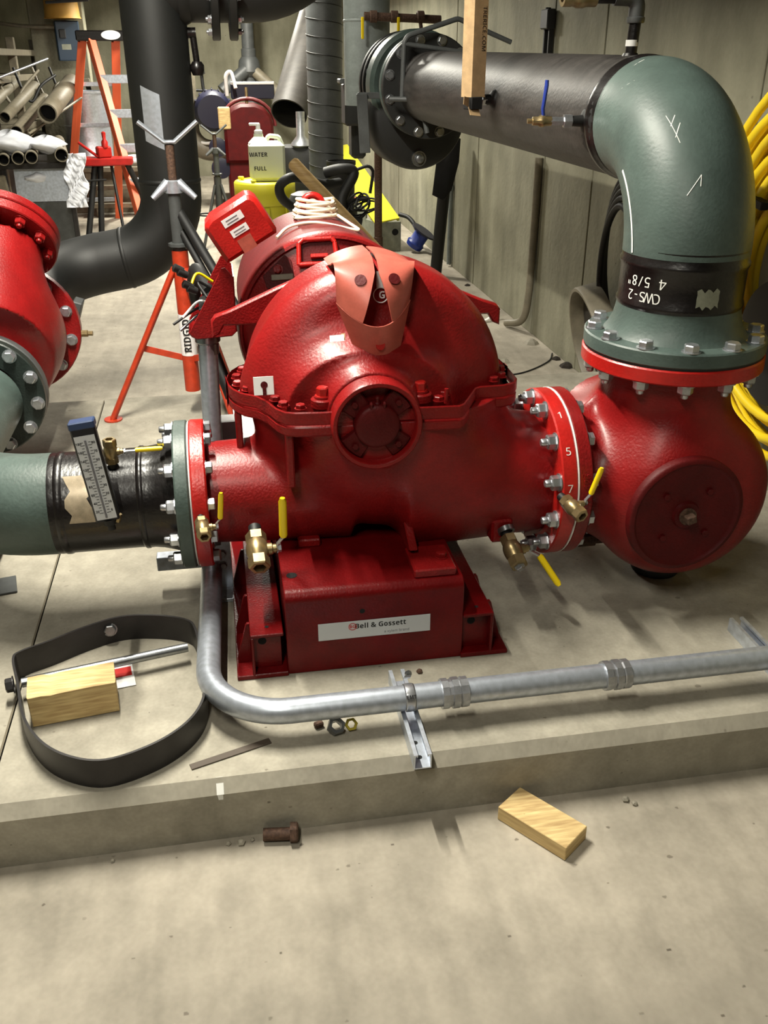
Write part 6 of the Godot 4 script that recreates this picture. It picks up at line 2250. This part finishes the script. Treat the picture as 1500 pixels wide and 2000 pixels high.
	single("bright_rod", b, M.zinc, V(-1.85, 1.47, -9.9), "bright thin rod sticking up from the rack", "rod")
	# panels leaning at the back
	for q in [[-1.35, 0.62, -12.0, -14, 0], [-1.16, 0.60, -12.0, -20, 1]]:
		b = B.new()
		b.box(T(V(q[0], q[1] + 0.1, q[2]), 0, 0, q[3] * -0.5), V(0.22, 1.35, 0.04), 0.005)
		single("leaning_board", b, M.pvc, V(q[0], 0, q[2]), ["wide pale board leaning right of the thick rack pipe", "second pale board leaning behind the orange ladder"][q[4]], "board")
	# metal drum behind the ladder
	o = thing("metal_drum", V(-1.38, 0, -11.72), "grey metal drum behind the orange ladder", "drum")
	b = B.new()
	b.lathe(T(V(-1.38, 0.55, -11.72)), P2([0, 0, 0.25, 0, 0.26, 0.02, 0.25, 0.04, 0.25, 0.36, 0.26, 0.37, 0.25, 0.38, 0.25, 0.70, 0.262, 0.71, 0.262, 0.73, 0.24, 0.73, 0.235, 0.70, 0, 0.70]), 36)
	part(o, "shell", b, M.galv)
	b = B.new()
	b.box(T(V(-1.25, 0.27, -11.72)), V(1.1, 0.55, 0.6), 0.01)
	part(o, "crate", b, M.pvc)
	# coiled hose on the crate
	for q in [0, 1, 2]:
		b = B.new()
		var pts := []
		for j in 28:
			var a := TAU * j / 28
			pts.append(V(-1.28 + 0.22 * q + (0.20 - 0.03 * q) * cos(a), 0.60 + 0.02 * q + 0.006 * sin(3 * a), -10.75 + (0.16) * sin(a)))
		b.tube(pts, 0.025, 10, true)
		single("hose_ring", b, [M.greypaint, M.rubber, M.plasticbag][q], V(-1.28 + 0.22 * q, 0.6, -10.75), ["grey hose ring lying left of the orange ladder rail", "black hose ring lying between the ladder rails", "pale hose ring lying right inside the ladder"][q], "hose", "hose rings behind the vise")
	for q in [0, 1, 2]:
		b = B.new()
		b.box(T(V(-0.85 - 0.05 * q, 0.12 + 0.18 * q, -11.12 - 0.11 * q), 0, 0, 0), V(1.1, 0.05, 0.09), 0.004)
		b.box(T(V(-0.85 - 0.05 * q - 0.45, 0.06 + 0.09 * q, -11.12 - 0.11 * q)), V(0.06, 0.12 + 0.18 * q, 0.06), 0.003)
		b.box(T(V(-0.85 - 0.05 * q + 0.45, 0.06 + 0.09 * q, -11.12 - 0.11 * q)), V(0.06, 0.12 + 0.18 * q, 0.06), 0.003)
		single("timber_plank", b, M.pvc, V(-0.85, 0, -11.2), ["lowest timber plank stacked behind the ladder", "middle timber plank stacked behind the ladder", "top timber plank stacked behind the ladder"][q], "plank", "planks behind the ladder")
	# box and work lamp on the wall
	o = thing("blue_switch_box", V(-1.5, 1.6, -12.0), "dark blue switch box with a small grey label on the left wall column", "switch box")
	b = B.new()
	b.box(T(V(-1.50, 1.78, -12.0), 0, 12, 0), V(0.26, 0.40, 0.16), 0.01)
	part(o, "box", b, M.bluebox)
	b = B.new()
	b.box(T(V(-1.515, 1.72, -11.916), 0, 12, 0), V(0.10, 0.055, 0.004), 0.0)
	part(o, "label", b, M.greybox)
	b = B.new()
	b.box(T(V(-1.54, 1.85, -11.905), 0, 12, 0), V(0.07, 0.09, 0.03), 0.006)
	part(o, "handle", b, M.rubber)
	b = B.new()
	b.box(T(V(-1.62, 1.55, -12.25)), V(0.6, 3.1, 0.2), 0.01)
	single("wall_column", b, M.wall, V(-1.62, 0, -12.25), "narrow concrete column behind the blue switch box", "column", "", "structure")
	o = thing("yellow_lamp_shade", V(-1.52, 2.0, -11.9), "warm yellow pail-shaped cover above the blue switch box", "cover")
	b = B.new()
	b.lathe(T(V(-1.52, 2.0, -11.95)), P2([0.20, 0, 0.19, 0.02, 0.17, 0.30, 0.0, 0.30]), 28)
	part(o, "shade", b, mat(Color(0.78, 0.60, 0.28), 0.6))
	b = B.new()
	b.box(T(V(-1.42, 2.16, -11.7), 0, 10, 4), V(0.45, 0.03, 0.05), 0.005)
	part(o, "bracket", b, M.rubber)
	b = B.new()
	b.tube(curve([V(-2.4, 1.98, -12.0), V(-2.0, 1.93, -12.0), V(-1.62, 1.92, -12.0)], 6), 0.02, 8)
	single("wall_pipe", b, M.pvc, V(-2.0, 1.93, -12.0), "thin pipe running along the left wall to the blue switch box", "pipe")

func hollow(q: Array, z: float, L: float, d: Vector3, label: String, group: String) -> void:
	var p := V(q[0], q[1], z)
	var o := thing("stored_pipe", p, label, "pipe", group)
	var b := B.new()
	b.lathe(AY(p, d), P2([q[2] * 0.86, 0.5, q[2] * 0.86, 0, q[2], 0, q[2], L]), 24)
	part(o, "pipe", b, M.pvc)
	b = B.new()
	b.lathe(AY(p, d), P2([0, 0.12, q[2] * 0.87, 0.12]), 20)
	part(o, "bore", b, M.hole)
